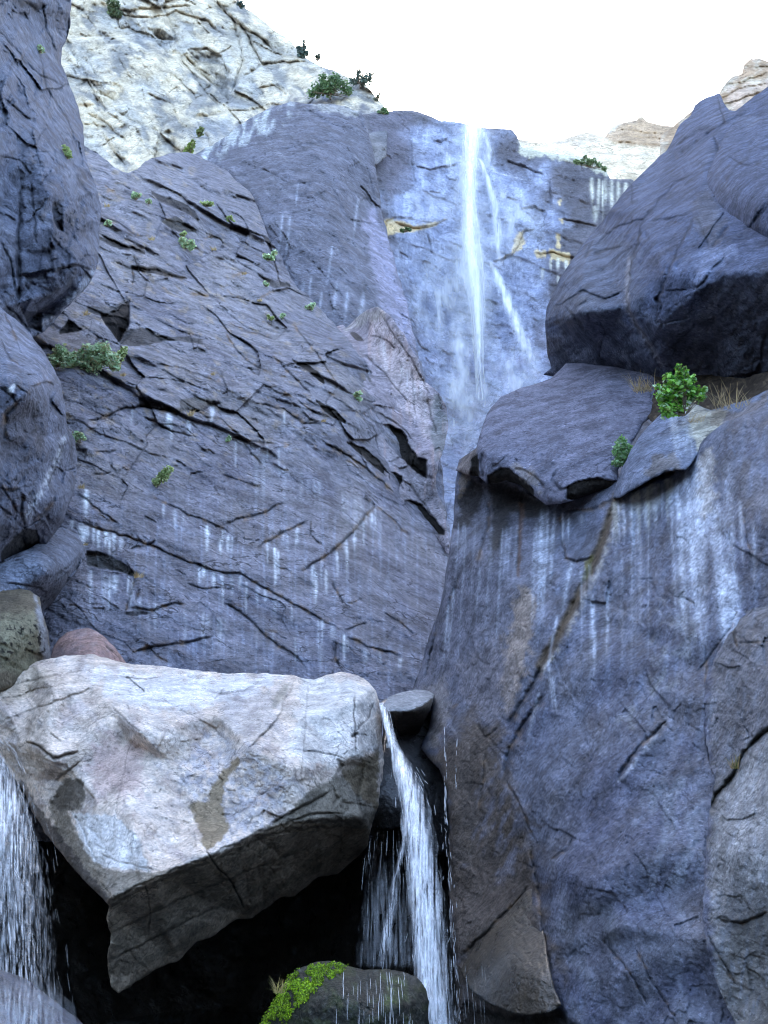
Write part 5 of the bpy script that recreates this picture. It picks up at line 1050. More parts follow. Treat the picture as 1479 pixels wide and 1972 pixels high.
# ---- dark wet rock below the spout
m = Mass([(690, 1600), (706, 1560), (722, 1520), (732, 1460), (738, 1400), (732, 1352), (745, 1345), (760, 1370), (790, 1390), (830, 1370), (870, 1360), (900, 1500), (900, 1640), (870, 1650), (820, 1640), (790, 1600), (775, 1592), (745, 1600), (720, 1602), (700, 1612)],
         [(700, 1600, 11.4), (735, 1360, 12.2), (740, 1450, 11.2), (760, 1560, 10.9), (820, 1420, 12), (880, 1400, 12.2), (880, 1620, 11.5), (820, 1600, 11.2), (720, 1590, 11.2)], rough=1.5, seed=64, rlam=20)
m.add(6, 40, oc=4); m.add(2.5, 10, seed=3, oc=4)
m.bump([(735, 1460), (722, 1530), (706, 1580)], 12, 12)
m.C[:] = (0.045, 0.042, 0.042); m.paint(m.poly([(700, 1560), (735, 1480), (742, 1500), (715, 1590)], 6, 6) * .5, (0.09, 0.09, 0.10))
WETR = m
o = m.build('boulder', M_wet, 2, rimR=8, rimH=14)
tag(o, 'black wet rock behind the top of the central cascade', 'boulder')

# ---- dark hollow behind and below the pale boulder
m = Mass([(-420, 1480), (0, 1430), (60, 1420), (300, 1500), (700, 1540), (900, 1500), (960, 1700), (960, 2360), (-420, 2360)],
         [(-400, 1500, 12), (0, 1450, 13), (400, 1550, 15.5), (900, 1550, 13), (0, 1700, 12.5), (0, 1950, 11.5), (400, 1800, 15.5), (900, 1900, 11.5), (700, 1700, 13.5), (400, 2100, 14), (0, 2300, 10), (900, 2300, 10), (-400, 2000, 9.5)], rough=3, seed=65, step=3.2)
m.add(30, 120, oc=4); m.facets(80, 24, .9, seed=4); m.add(5, 20, seed=3, oc=4)
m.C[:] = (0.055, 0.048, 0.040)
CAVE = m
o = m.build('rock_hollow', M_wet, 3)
tag(o, 'black wet rock wall of the hollow beneath the pale boulder', 'rock hollow')

# ---- mossy stone
m = Mass([(455, 2330), (480, 2010), (498, 1978), (514, 1952), (530, 1925), (545, 1898), (560, 1876), (580, 1862), (604, 1854), (630, 1850), (656, 1853), (680, 1862), (700, 1868), (730, 1866), (760, 1868), (785, 1874), (805, 1884), (820, 1904), (826, 1928), (824, 1960), (832, 2000), (850, 2330)],
         [(500, 1990, 7.7), (560, 1880, 7.7), (640, 1852, 7.8), (740, 1868, 7.8), (820, 1900, 7.6), (660, 1900, 7.0), (760, 1930, 6.95), (600, 1940, 7.0), (680, 1972, 6.8), (820, 1980, 7.2), (660, 2300, 6.6), (460, 2300, 7.4), (840, 2300, 7)], rough=2, seed=67, rlam=24)
m.add(7, 50, oc=4); m.add(4, 14, seed=3, oc=5); m.facets(36, 8, .9, 20, seed=2)
m.C[:] = (0.016, 0.017, 0.012); m.paint(sstep(.0, .3, m.n(9, seed=5, oc=5, gain=.7)) * .6, (0.06, 0.064, 0.055)); m.paint(sstep(.0, .3, m.n(30, seed=6, oc=4)) * .5, (0.035, 0.045, 0.012))
m.paint(m.poly([(735, 1880), (780, 1880), (790, 1930), (740, 1940)], 8, 10) * .6, (0.045, 0.065, 0.015))
MOSSY = m
o = m.build('boulder', M_moss, 1.8, rimR=16, rimH=26)
tag(o, 'dark dripping stone with bright green moss at the bottom edge', 'boulder')
MOSSY.o = o

# ---- spray covered rock at the bottom left
m = Mass([(-420, 1860), (0, 1868), (30, 1876), (62, 1892), (90, 1915), (118, 1940), (150, 1962), (178, 1990), (210, 2330), (-420, 2330)],
         [(-400, 1900, 5.5), (0, 1870, 7.6), (90, 1920, 7.5), (170, 1985, 7.4), (0, 1972, 6.7), (60, 2050, 6.6), (200, 2320, 6.8), (-300, 2300, 5)], rough=1.5, seed=69)
m.add(5, 60, oc=4); m.add(1.5, 12, seed=3)
m.C[:] = (0.06, 0.064, 0.085)
o = m.build('boulder', M_wet, 2.0, rimR=14, rimH=24)
tag(o, 'purple grey wet rock struck by the left cascade in the bottom left corner', 'boulder')
# ================================================================ water
def water_mat(name, dens=1.0, rough=0.35):
    m, nt, N, L = nodes(name)
    out = N('ShaderNodeOutputMaterial'); at = N('ShaderNodeAttribute'); at.attribute_name = 'col'
    b = N('ShaderNodeBsdfPrincipled'); b.inputs['Roughness'].default_value = rough; b.inputs['Specular IOR Level'].default_value = 0.5
    L(at.outputs['Color'], b.inputs['Base Color'])
    ge = N('ShaderNodeNewGeometry'); va = N('ShaderNodeVectorMath'); va.operation = 'ADD'; va.inputs[1].default_value = (0, -0.15, 0.9)
    L(ge.outputs['Normal'], va.inputs[0]); vn = N('ShaderNodeVectorMath'); vn.operation = 'NORMALIZE'; L(va.outputs[0], vn.inputs[0]); L(vn.outputs[0], b.inputs['Normal'])   # normals tilted skyward to brighten the water, as drops scatter sky light
    tl = N('ShaderNodeBsdfTranslucent'); L(at.outputs['Color'], tl.inputs['Color'])
    mx = N('ShaderNodeMixShader'); mx.inputs[0].default_value = 0.3; L(b.outputs[0], mx.inputs[1]); L(tl.outputs[0], mx.inputs[2])
    tr = N('ShaderNodeBsdfTransparent'); m2 = N('ShaderNodeMixShader')
    tc = N('ShaderNodeTexCoord'); mp = N('ShaderNodeMapping'); mp.inputs['Scale'].default_value = (1, 1, 0.12); L(tc.outputs['Object'], mp.inputs[0])
    nz = N('ShaderNodeTexNoise'); nz.inputs['Scale'].default_value = dens; nz.inputs['Detail'].default_value = 3; L(mp.outputs[0], nz.inputs['Vector'])
    r = N('ShaderNodeMapRange'); r.inputs[1].default_value = .35; r.inputs[2].default_value = .65; r.inputs[3].default_value = .7; r.inputs[4].default_value = 1.2; L(nz.outputs[0], r.inputs[0])
    q = N('ShaderNodeMath'); q.operation = 'MULTIPLY'; q.use_clamp = True; L(at.outputs['Alpha'], q.inputs[0]); L(r.outputs[0], q.inputs[1])
    L(q.outputs[0], m2.inputs[0]); L(tr.outputs[0], m2.inputs[1]); L(mx.outputs[0], m2.inputs[2]); L(m2.outputs[0], out.inputs[0])
    return m
M_falls = water_mat('falling_water_far', 1.5); M_casc = water_mat('falling_water', 25)

def path_at(P, s):
    P = np.asarray(P, float); L = np.r_[0, np.cumsum(np.hypot(*np.diff(P[:, :2], axis=0).T))]; L /= L[-1]
    return [np.interp(s, L, P[:, k]) for k in range(P.shape[1])]

def sheet(name, P, parent, mat, lx=5, ly=60, a0=0.5, gain=1.6, edge=0.35, seed=0, colr=(0.95, 0.96, 0.97), bulge=6, rows=2.5, thr=0.0, fade=(0.03, 0.3), front=0):
    """P rows: px, py, half width, distance, alpha. A curved curtain of falling water torn by gaps."""
    P = np.asarray(P, float); Ln = np.hypot(*np.diff(P[:, :2], axis=0).T).sum()
    M = int(Ln / rows) + 2; K = int(max(P[:, 2]) * 2 / 1.8) + 6
    s = np.linspace(0, 1, M); x, y, hw, t, al = path_at(P, s)
    U = np.linspace(-1, 1, K); S, UU = np.meshgrid(s, U, indexing='ij')
    HW = hw[:, None] * (1 + 0.18 * fbm2(S * Ln, UU * 0, 60, seed=seed + 1, oc=3))
    wob = 3.0 * fbm2(S * Ln, UU * 3, 70, seed=seed + 2, oc=2) * np.clip(HW / 20, .2, 1)
    PX = x[:, None] + UU * HW + wob; PY = y[:, None] + 0 * UU
    T = t[:, None] * (1 - (bulge * np.cos(UU * 1.5) + front + 5 * fbm2(PX, PY, 14, 50, seed=seed + 4, oc=3)) / FPX)
    A = a0 + gain * (fbm2(PX, S * Ln, lx, ly, seed=seed + 5, oc=4) - thr)
    ef = np.clip((1 - np.abs(UU)) / edge, 0, 1); ef = ef * ef * (3 - 2 * ef)
    A = A * al[:, None] * (0.15 + 0.85 * ef) * (ef > 0.001) * sstep(0, fade[0], S) * (1 - sstep(1 - fade[1], 1, S))
    i = np.arange(M * K).reshape(M, K)
    F = np.stack([i[:-1, :-1].ravel(), i[1:, :-1].ravel(), i[1:, 1:].ravel(), i[:-1, 1:].ravel()], 1)
    V = pt(PX.ravel(), PY.ravel(), T.ravel())
    org = np.array(parent.location)
    return link_mesh(name, V, F, mat, parent, True, np.tile(np.array([colr]), (M * K, 1)), np.clip(A.ravel(), 0, 1), org)

def strands(name, P, parent, mat, n, r=(0.5, 1.2), ln=(0.06, 0.3), seed=0, alpha=(0.5, 0.95), colr=(0.95, 0.96, 0.97), depth=25, core=0.0, s0=0.0, drift=0.25, pts=7, front=0):
    """separate threads and drops of falling water, each a thin tapering body"""
    rr = np.random.RandomState(seed); P = np.asarray(P, float); VV = []; FF = []; CC = []; AA = []; base = 0
    for k in range(n):
        L = rr.uniform(*ln); a = rr.uniform(s0 - L * .3, 1 - L * .5); s = np.clip(np.linspace(a, a + L, pts), 0, 1)
        if s[-1] - s[0] < 0.004: continue
        x, y, hw, t, al = path_at(P, s)
        u = rr.uniform(-1, 1); u = math.copysign(abs(u) ** (1 + core), u)
        dr = rr.normal(0, drift) * 0.35
        X = x + (u + dr * (s - s[0]) / max(L, .05) * .4) * hw; T = t * (1 - (rr.uniform(-.3, 1) * depth + front) / FPX)
        rad = rr.uniform(*r) * np.sin(np.pi * (0.08 + 0.84 * np.linspace(0, 1, pts))) ** 0.7 * T / FPX
        C0 = pt(X, y, T)
        for j in range(3):
            an = 2 * math.pi * j / 3 + .5
            VV.append(C0 + np.stack([np.cos(an) * rad, np.sin(an) * rad, 0 * rad], -1))
        for j in range(3):
            b0 = base + j * pts; b1 = base + ((j + 1) % 3) * pts
            for q in range(pts - 1): FF.append([b0 + q, b0 + q + 1, b1 + q + 1, b1 + q])
        al_ = rr.uniform(*alpha) * float(al.mean())
        AA.append(np.full(3 * pts, al_)); CC.append(np.full((3 * pts, 3), 1) * np.array(colr) * rr.uniform(.8, 1.0)); base += 3 * pts
    o = link_mesh(name, np.concatenate(VV), FF, mat, parent, True, np.concatenate(CC), np.concatenate(AA), np.array(parent.location))
    o['kind'] = 'stuff'; return o

def on(mass, pts, f=0.985, lo=None):
    return [(x, y, w, mass.at(min(max(x, mass.xs[2]), mass.xs[-3]), y) * f, a) for x, y, w, a in pts]

# ---- tall waterfall
wf = empty('waterfall', pt(908, 250, CLIFF.at(908, 270)).tolist())
tag(wf, 'tall misty white waterfall dropping over the lip of the blue cliff', 'waterfall')
def smooth_t(P, f):
    t = np.array([p[3] for p in P]); return [(p[0], p[1], p[2], tt * f, p[4]) for p, tt in zip(P, np.minimum.accumulate(t))]
W0 = [(910, 236, 16, 1), (910, 250, 17, 1), (907, 300, 14, 1), (904, 360, 12, 1), (904, 420, 13, 1), (907, 480, 18, 1), (913, 530, 19, 1), (918, 580, 15, 1), (920, 640, 10, .9), (922, 700, 8, .7), (928, 770, 9, .25)]
Wm = smooth_t(on(CLIFF, W0), 0.985)
sheet('water_curtain', [(a, b, c * 1.35, d, e) for a, b, c, d, e in Wm], wf, M_falls, 9, 120, 0.98, 0.8, 1.0, seed=1, fade=(0.012, .35))
sheet('water_curtain', [(a, b, c * 0.6, d, e) for a, b, c, d, e in Wm], wf, M_falls, 6, 80, 0.95, 0.8, 0.6, seed=2, front=25, fade=(0.012, .3))
sheet('mist', [(a - 2, b, c * 3.0, d, e * .38) for a, b, c, d, e in Wm], wf, M_falls, 26, 80, 0.75, 0.9, 0.95, seed=3, front=40, fade=(.04, .4))
B2 = smooth_t(on(CLIFF, [(918, 300, 5, .9), (930, 318, 6, 1), (940, 350, 9, 1), (952, 390, 10, 1), (958, 440, 9, .9), (962, 490, 9, .8), (965, 530, 8, .5)]), .986)
sheet('side_stream', B2, wf, M_falls, 9, 70, 0.7, 1.2, 1.0, seed=5)
B3 = smooth_t(on(CLIFF, [(940, 500, 8, .5), (962, 540, 12, .9), (978, 580, 14, 1), (993, 620, 14, 1), (1010, 660, 16, .8), (1024, 700, 18, .5), (1035, 740, 20, .3)]), .986)
sheet('side_stream', B3, wf, M_falls, 9, 60, 0.75, 1.2, 1.0, seed=6)
B4 = smooth_t(on(CLIFF, [(800, 268, 6, .3), (845, 280, 10, .6), (862, 300, 9, .7), (868, 330, 9, .5), (872, 360, 12, .3)]), .99)
sheet('side_stream', B4, wf, M_falls, 6, 40, 0.4, 0.9, 0.8, seed=7)
B5 = smooth_t(on(CLIFF, [(935, 250, 16, .7), (940, 290, 14, .8), (948, 330, 10, .5), (1000, 345, 10, .5), (1045, 352, 8, .4)]), .99)
sheet('side_stream', B5, wf, M_falls, 8, 30, 0.4, 0.8, 0.8, seed=8)
for k, (x, y0, y1, w, a) in enumerate([(850, 460, 700, 70, .32), (980, 330, 520, 70, .26), (900, 560, 860, 70, .38), (990, 640, 820, 60, .3), (820, 360, 440, 80, .3), (880, 700, 900, 60, .3)]):
    a *= 1.7; P = smooth_t(on(CLIFF, [(x, y0, w * .6, a), (x + 2, (y0 + y1) / 2, w, a), (x + 4, y1, w * 1.05, a)]), .988)
    sheet('mist', P, wf, M_falls, 30, 60, 0.5, 1.3, 1.0, seed=20 + k, fade=(.35, .45))
strands('threads', [(a, b, c * 1.1, d, e) for a, b, c, d, e in Wm], wf, M_falls, 240, (.5, 1.3), (.04, .16), 9, (.25, .7), depth=30, core=.4)

# ---- central cascade
cs = empty('cascade', pt(742, 1362, y2t(742, 1362, 11)).tolist())
tag(cs, 'narrow white cascade plunging between the pale boulder and the right wall', 'waterfall')
def yp(pts): return [(x, y, w, float(y2t(x, y, Y)), a) for x, y, w, Y, a in pts]
Cp = yp([(736, 1352, 6, 11.5, 1), (742, 1372, 9, 10.8, 1), (748, 1400, 9, 10.5, 1), (757, 1430, 10, 10.2, 1), (770, 1470, 17, 9.9, 1), (785, 1510, 22, 9.7, 1), (797, 1560, 27, 9.5, .9), (806, 1620, 30, 9.3, .85), (815, 1700, 32, 9.1, .8), (822, 1780, 33, 8.9, .8), (828, 1860, 33, 8.75, .85), (836, 1930, 33, 8.6, .9), (843, 2000, 34, 8.5, .9), (850, 2150, 42, 8.2, .9)])
sheet('water_sheet', Cp, cs, M_casc, 7, 80, 0.72, 2.1, 0.9, seed=31, bulge=10, fade=(.005, .02))
sheet('water_sheet', [(a - 3, b, c * .7, d, e) for a, b, c, d, e in Cp], cs, M_casc, 3.5, 45, 0.55, 2.2, 0.6, seed=32, bulge=14, front=14, fade=(.005, .02))
sheet('water_sheet', [(a + 3, b, c * 1.15, d, e * .7) for a, b, c, d, e in Cp[3:]], cs, M_casc, 3.2, 90, 0.28, 2.6, 0.9, seed=43, bulge=12, front=26, fade=(.1, .02))
strands('threads', Cp, cs, M_casc, 110, (.35, .8), (.02, .10), 33, (.2, .6), depth=36, core=.1)
strands('spray', [(a + 9, b, c * 1.7, d, e) for a, b, c, d, e in Cp[4:]], cs, M_casc, 150, (.35, .8), (.008, .03), 34, (.25, .7), depth=50, drift=1.0)
strands('threads', yp([(747, 1410, 5, 10.4, .9), (750, 1425, 5, 10.3, .9), (748, 1440, 4, 10.3, .5)]), cs, M_casc, 20, (.6, 1.2), (.2, .5), 39, (.5, .9))
sd_ = yp([(782, 1598, 3, 9.9, .8), (772, 1650, 5, 9.7, .8), (758, 1720, 8, 9.5, .7), (747, 1790, 10, 9.3, .7), (738, 1870, 12, 9.1, .6)])
sheet('water_sheet', [(a, b, c * 1.2, d, e) for a, b, c, d, e in sd_], cs, M_casc, 3, 60, 0.3, 2.2, 1.0, seed=44, fade=(.05, .2))
strands('threads', sd_, cs, M_casc, 16, (.35, .8), (.05, .25), 35, (.3, .7), depth=10, drift=.5)
strands('spray', yp([(745, 1600, 38, 9.9, .6), (742, 1700, 48, 9.6, .6), (738, 1800, 50, 9.4, .6), (735, 1868, 52, 9.2, .6)]), cs, M_casc, 70, (.3, .6), (.05, .3), 36, (.1, .4), depth=30, drift=.1)
sheet('mist', yp([(745, 1640, 30, 9.8, .3), (745, 1750, 50, 9.6, .34), (750, 1865, 66, 9.4, .4)]), cs, M_casc, 5, 90, 0.3, 1.0, .7, seed=37, fade=(.5, .05))
rt = [(x, y, w, min(WALL.at(x, y), WALL.at(x + 6, y)) * .992, a) for x, y, w, a in [(856, 1400, 1.5, .7), (858, 1480, 2, .9), (857, 1560, 2.2, 1), (862, 1620, 4, .8), (868, 1700, 5, .6), (872, 1800, 5, .55), (878, 1900, 7, .7), (884, 1990, 8, .7)]]
strands('trickle', rt, cs, M_casc, 110, (.4, .9), (.008, .04), 38, (.25, .75), depth=4)
strands('trickle', [(x, y, w, WALL.at(x, y) * .992, a) for x, y, w, a in [(880, 1420, 1.5, .5), (877, 1470, 1.5, .6), (878, 1520, 1.5, .4)]], cs, M_casc, 14, (.4, .8), (.05, .15), 40, (.4, .8), depth=3)
strands('drips', yp([(720, 1872, 70, 6.85, .8), (722, 1930, 76, 6.7, .8), (724, 2010, 78, 6.6, .7)]), cs, M_casc, 60, (.4, 1.0), (.08, .5), 41, (.25, .8), depth=10, drift=.02)
strands('drips', [(x, y, 40, WALL.at(905, 1900) * .94, .6) for x, y in [(895, 1860), (900, 1920), (905, 2000)]], cs, M_casc, 26, (.4, .8), (.1, .5), 42, (.2, .6), depth=10, drift=.02)

# ---- left cascade
lf = empty('cascade', pt(-20, 1440, y2t(-20, 1440, 9.4)).tolist())
tag(lf, 'broad spraying cascade falling down the left edge beside the pale boulder', 'waterfall')
Lp = yp([(-60, 1425, 30, 9.7, 1), (-34, 1450, 34, 9.5, 1), (-14, 1490, 42, 9.3, 1), (-2, 1540, 52, 9.1, .85), (8, 1610, 60, 8.8, .62), (16, 1700, 66, 8.5, .48), (22, 1790, 70, 8.2, .42), (26, 1880, 74, 7.9, .4), (28, 1980, 78, 7.5, .36), (32, 2100, 80, 7.3, .3)])
sheet('water_sheet', Lp[:8], lf, M_casc, 4, 60, 0.5, 2.4, 0.9, seed=51, bulge=24, fade=(.01, .75))
sheet('water_sheet', [(a - 14, b, c * .55, d, e) for a, b, c, d, e in Lp[:6]], lf, M_casc, 5, 60, 1.0, 1.0, 0.7, seed=52, bulge=24, front=14, fade=(.01, .7))
sheet('water_sheet', [(a + 8, b, c * 1.1, d, e) for a, b, c, d, e in Lp], lf, M_casc, 3.4, 40, -0.08, 2.9, 0.9, seed=58, bulge=30, front=30, fade=(.05, .2))
sheet('water_sheet', [(a + 2, b, c, d, e * .9) for a, b, c, d, e in Lp], lf, M_casc, 5, 90, 0.02, 2.4, 0.9, seed=59, bulge=30, front=-10, fade=(.02, .3))
strands('threads', Lp, lf, M_casc, 260, (.3, 0.7), (.015, .08), 53, (.1, .5), depth=60, core=.15)
strands('spray', [(a + 30, b, c * 1.1, d, e * .6) for a, b, c, d, e in Lp[2:]], lf, M_casc, 160, (.3, .7), (.02, .07), 54, (.15, .55), depth=60)
strands('spray', yp([(2, 1424, 10, 9.6, .8), (30, 1450, 8, 9.5, .7), (46, 1490, 8, 9.4, .5)]), lf, M_casc, 20, (.4, .9), (.1, .3), 55, (.3, .8))
sheet('mist', yp([(30, 1880, 60, 6.75, .35), (50, 1930, 90, 6.6, .45), (60, 2010, 110, 6.5, .4)]), lf, M_casc, 5, 60, 0.4, 1.3, .8, seed=57, fade=(.3, .1))
# ================================================================ plants
def leaf_mat(name, trans=0.42):
    m, nt, N, L = nodes(name)
    out = N('ShaderNodeOutputMaterial'); at = N('ShaderNodeAttribute'); at.attribute_name = 'col'
    nz = N('ShaderNodeTexNoise'); nz.inputs['Scale'].default_value = 9; tc = N('ShaderNodeTexCoord'); L(tc.outputs['Object'], nz.inputs['Vector'])
    r = N('ShaderNodeMapRange'); r.inputs[3].default_value = .7; r.inputs[4].default_value = 1.3; L(nz.outputs[0], r.inputs[0])
    vm = N('ShaderNodeVectorMath'); vm.operation = 'SCALE'; L(at.outputs['Color'], vm.inputs[0]); L(r.outputs[0], vm.inputs['Scale'])
    b = N('ShaderNodeBsdfPrincipled'); b.inputs['Roughness'].default_value = .45; L(vm.outputs[0], b.inputs['Base Color'])
    t = N('ShaderNodeBsdfTranslucent'); L(vm.outputs[0], t.inputs['Color'])
    mx = N('ShaderNodeMixShader'); mx.inputs[0].default_value = trans; L(b.outputs[0], mx.inputs[1]); L(t.outputs[0], mx.inputs[2]); L(mx.outputs[0], out.inputs[0])
    return m
M_leaf = leaf_mat('leaf'); M_stem = leaf_mat('plant_stem', 0.0)

def basis(px, py, t):
    """metres per photo pixel at that distance, and up / right / towards-viewer directions of the world"""
    return t / FPX

def leaves_mesh(name, parent, centers, size, cols, rr, aspect=1.8, up=0.4):
    n = len(centers)
    nrm = rr.normal(size=(n, 3)); nrm[:, 2] += up * 2; nrm[:, 1] -= 0.5; nrm /= np.linalg.norm(nrm, axis=1)[:, None]
    a = rr.normal(size=(n, 3)); a -= (a * nrm).sum(1)[:, None] * nrm; a /= np.linalg.norm(a, axis=1)[:, None] + 1e-9
    b = np.cross(nrm, a); s = size * rr.uniform(.6, 1.25, n)[:, None]; w = s / aspect
    c = centers
    # a pointed leaf folded along its midrib: six corners
    V = np.stack([c - a * s, c - a * s * .35 + b * w + nrm * w * .35, c + a * s * .45 + b * w * .8 + nrm * w * .3, c + a * s, c + a * s * .45 - b * w * .8 + nrm * w * .3, c - a * s * .35 - b * w + nrm * w * .35], 1).reshape(-1, 3)
    i = np.arange(n)[:, None] * 6
    F = np.concatenate([i + np.array([[0, 1, 2, 3]]), i + np.array([[0, 3, 4, 5]])]).tolist()
    return link_mesh(name, V, F, M_leaf, parent, False, np.repeat(cols, 6, 0), None, np.array(parent.location))

def tubes(name, parent, lines, mat, color, sides=5):
    VV = []; FF = []; base = 0
    for P, r0, r1 in lines:
        P = np.asarray(P); k = len(P); d = np.gradient(P, axis=0); d /= np.linalg.norm(d, axis=1)[:, None] + 1e-9
        ref = np.array([0.3, 1, 0.1]); u = np.cross(d, ref); u /= np.linalg.norm(u, axis=1)[:, None] + 1e-9; v = np.cross(d, u)
        rad = np.linspace(r0, r1, k)[:, None]
        for j in range(sides):
            an = 2 * math.pi * j / sides; VV.append(P + (u * math.cos(an) + v * math.sin(an)) * rad)
        for j in range(sides):
            a = base + j * k; b = base + ((j + 1) % sides) * k
            for q in range(k - 1): FF.append([a + q, b + q, b + q + 1, a + q + 1])
        base += sides * k
    V = np.concatenate(VV); C = np.tile(np.array([color]), (len(V), 1)) * np.random.RandomState(1).uniform(.8, 1.2, (len(V), 1))
    return link_mesh(name, V, FF, mat, parent, True, C, None, np.array(parent.location))

def plant(name, cat, label, px, py, t, blobs, n, leaf, pal, stem=(0.10, 0.07, 0.04), group=None, seed=0, aspect=1.8, shell=0.55, trunk=None, sr=0.8, up=.4, leafname='foliage', stemname='stem'):
    """blobs: (dx, dy, r) in photo pixels from the plant's foot, dy upwards; given real size by the distance t"""
    k = t / FPX; rr = np.random.RandomState(seed + 100)
    foot = pt(px, py, t); e = empty(name, foot.tolist()); tag(e, label, cat, group)
    W = np.array([r ** 2 for _, _, r in blobs], float); W /= W.sum(); B = []; C = []; pal = np.array(pal)
    lines = []
    cent = []
    for (dx, dy, r), w in zip(blobs, W):
        c = foot + np.array([dx, rr.uniform(-.5, .5) * r * .8, dy]) * k; cent.append(c)
        m = max(4, int(n * w)); d = rr.normal(size=(m, 3)); d /= np.linalg.norm(d, axis=1)[:, None]
        rad = r * k * (shell + (1 - shell) * rr.uniform(0, 1, m) ** .6) * (1 + .22 * np.sin(d[:, 0] * 5 + d[:, 2] * 7 + r)) * np.where(rr.rand(m) < .12, 1.22, 1)
        q = c + d * rad[:, None] * np.array([1, .9, .92])
        B.append(q); cl = pal[rr.randint(0, len(pal), m)] * rr.uniform(.7, 1.3, (m, 1)); C.append(cl)
    top = trunk if trunk else 0
    root = foot - np.array([0, 0, 1.5 * k])
    fork = foot + np.array([0, 0, top * k])
    s = np.linspace(0, 1, 6)[:, None]
    if top: lines.append((root + (fork - root) * s + np.array([[.6, 0, 0]]) * k * np.sin(s * 5), sr * 1.5 * k, sr * k))
    for c in cent:
        for _ in range(3 if len(cent) > 3 else 5):
            tip = c + rr.normal(size=3) * k * 0.45 * max(r for _, _, r in blobs) * .8
            mid = (fork + tip) / 2 + rr.normal(size=3) * k * 2
            P = (1 - s) ** 2 * (fork if top else root) + 2 * s * (1 - s) * mid + s ** 2 * tip
            lines.append((P, sr * .8 * k, sr * .25 * k))
    leaves_mesh(leafname, e, np.concatenate(B), leaf * k, np.concatenate(C), rr, aspect, up)
    tubes(stemname, e, lines, M_stem, stem)
    return e

def grass(label, px, py, t, n, h, spread, pal, seed, lean=0.0, group='dry grass tufts in the rock cracks', cat='grass tuft', name='grass_tuft', w=.8):
    k = t / FPX; rr = np.random.RandomState(seed); foot = pt(px, py, t)
    e = empty(name, foot.tolist()); tag(e, label, cat, group); VV = []; FF = []; CC = []; b = 0; pal = np.array(pal)
    for i in range(n):
        r = foot + np.array([rr.uniform(-1, 1) * spread, rr.uniform(-1, 1) * spread * .4, rr.uniform(-.15, .05) * spread]) * k
        hh = h * rr.uniform(.45, 1.15) * k; d = np.array([rr.normal(lean, .45), rr.normal(-.2, .3), 1.0]); d /= np.linalg.norm(d)
        s = np.linspace(0, 1, 5)[:, None]; dr = np.array([d[0] * .5, d[1] * .5, -.35])
        P = r + d * hh * s + dr * hh * s ** 2 * rr.uniform(.2, 1.1)
        sd_ = np.array([1, .3, 0]) * (w * k * rr.uniform(.6, 1.2)) * (1 - s * .85)
        up_ = np.array([0, w * .3 * k, 0]) * (1 - s)
        VV += [P - sd_, P + up_, P + sd_]; c = pal[rr.randint(len(pal))] * rr.uniform(.75, 1.25); CC.append(np.tile(c, (15, 1)))
        for q in range(4): FF += [[b + q, b + 5 + q, b + 6 + q, b + 1 + q], [b + 5 + q, b + 10 + q, b + 11 + q, b + 6 + q]]
        b += 15
    link_mesh('blades', np.concatenate(VV), FF, M_leaf, e, False, np.concatenate(CC), None, foot)
    return e

SAGE = [(0.40, 0.56, 0.32), (0.52, 0.66, 0.42), (0.28, 0.40, 0.21), (0.62, 0.74, 0.50), (0.36, 0.34, 0.18)]
YEL = [(0.40, 0.48, 0.20), (0.48, 0.54, 0.26), (0.32, 0.42, 0.16)]
DRY = [(0.42, 0.32, 0.16), (0.34, 0.24, 0.11), (0.50, 0.40, 0.22)]
EVER = [(0.09, 0.16, 0.07), (0.13, 0.21, 0.09), (0.17, 0.26, 0.11)]
G1 = 'shrubs rooted on the rock slope'
def sl_t(px, py, m=None, f=.992): return (m or SLOPE).at(px, py) * f

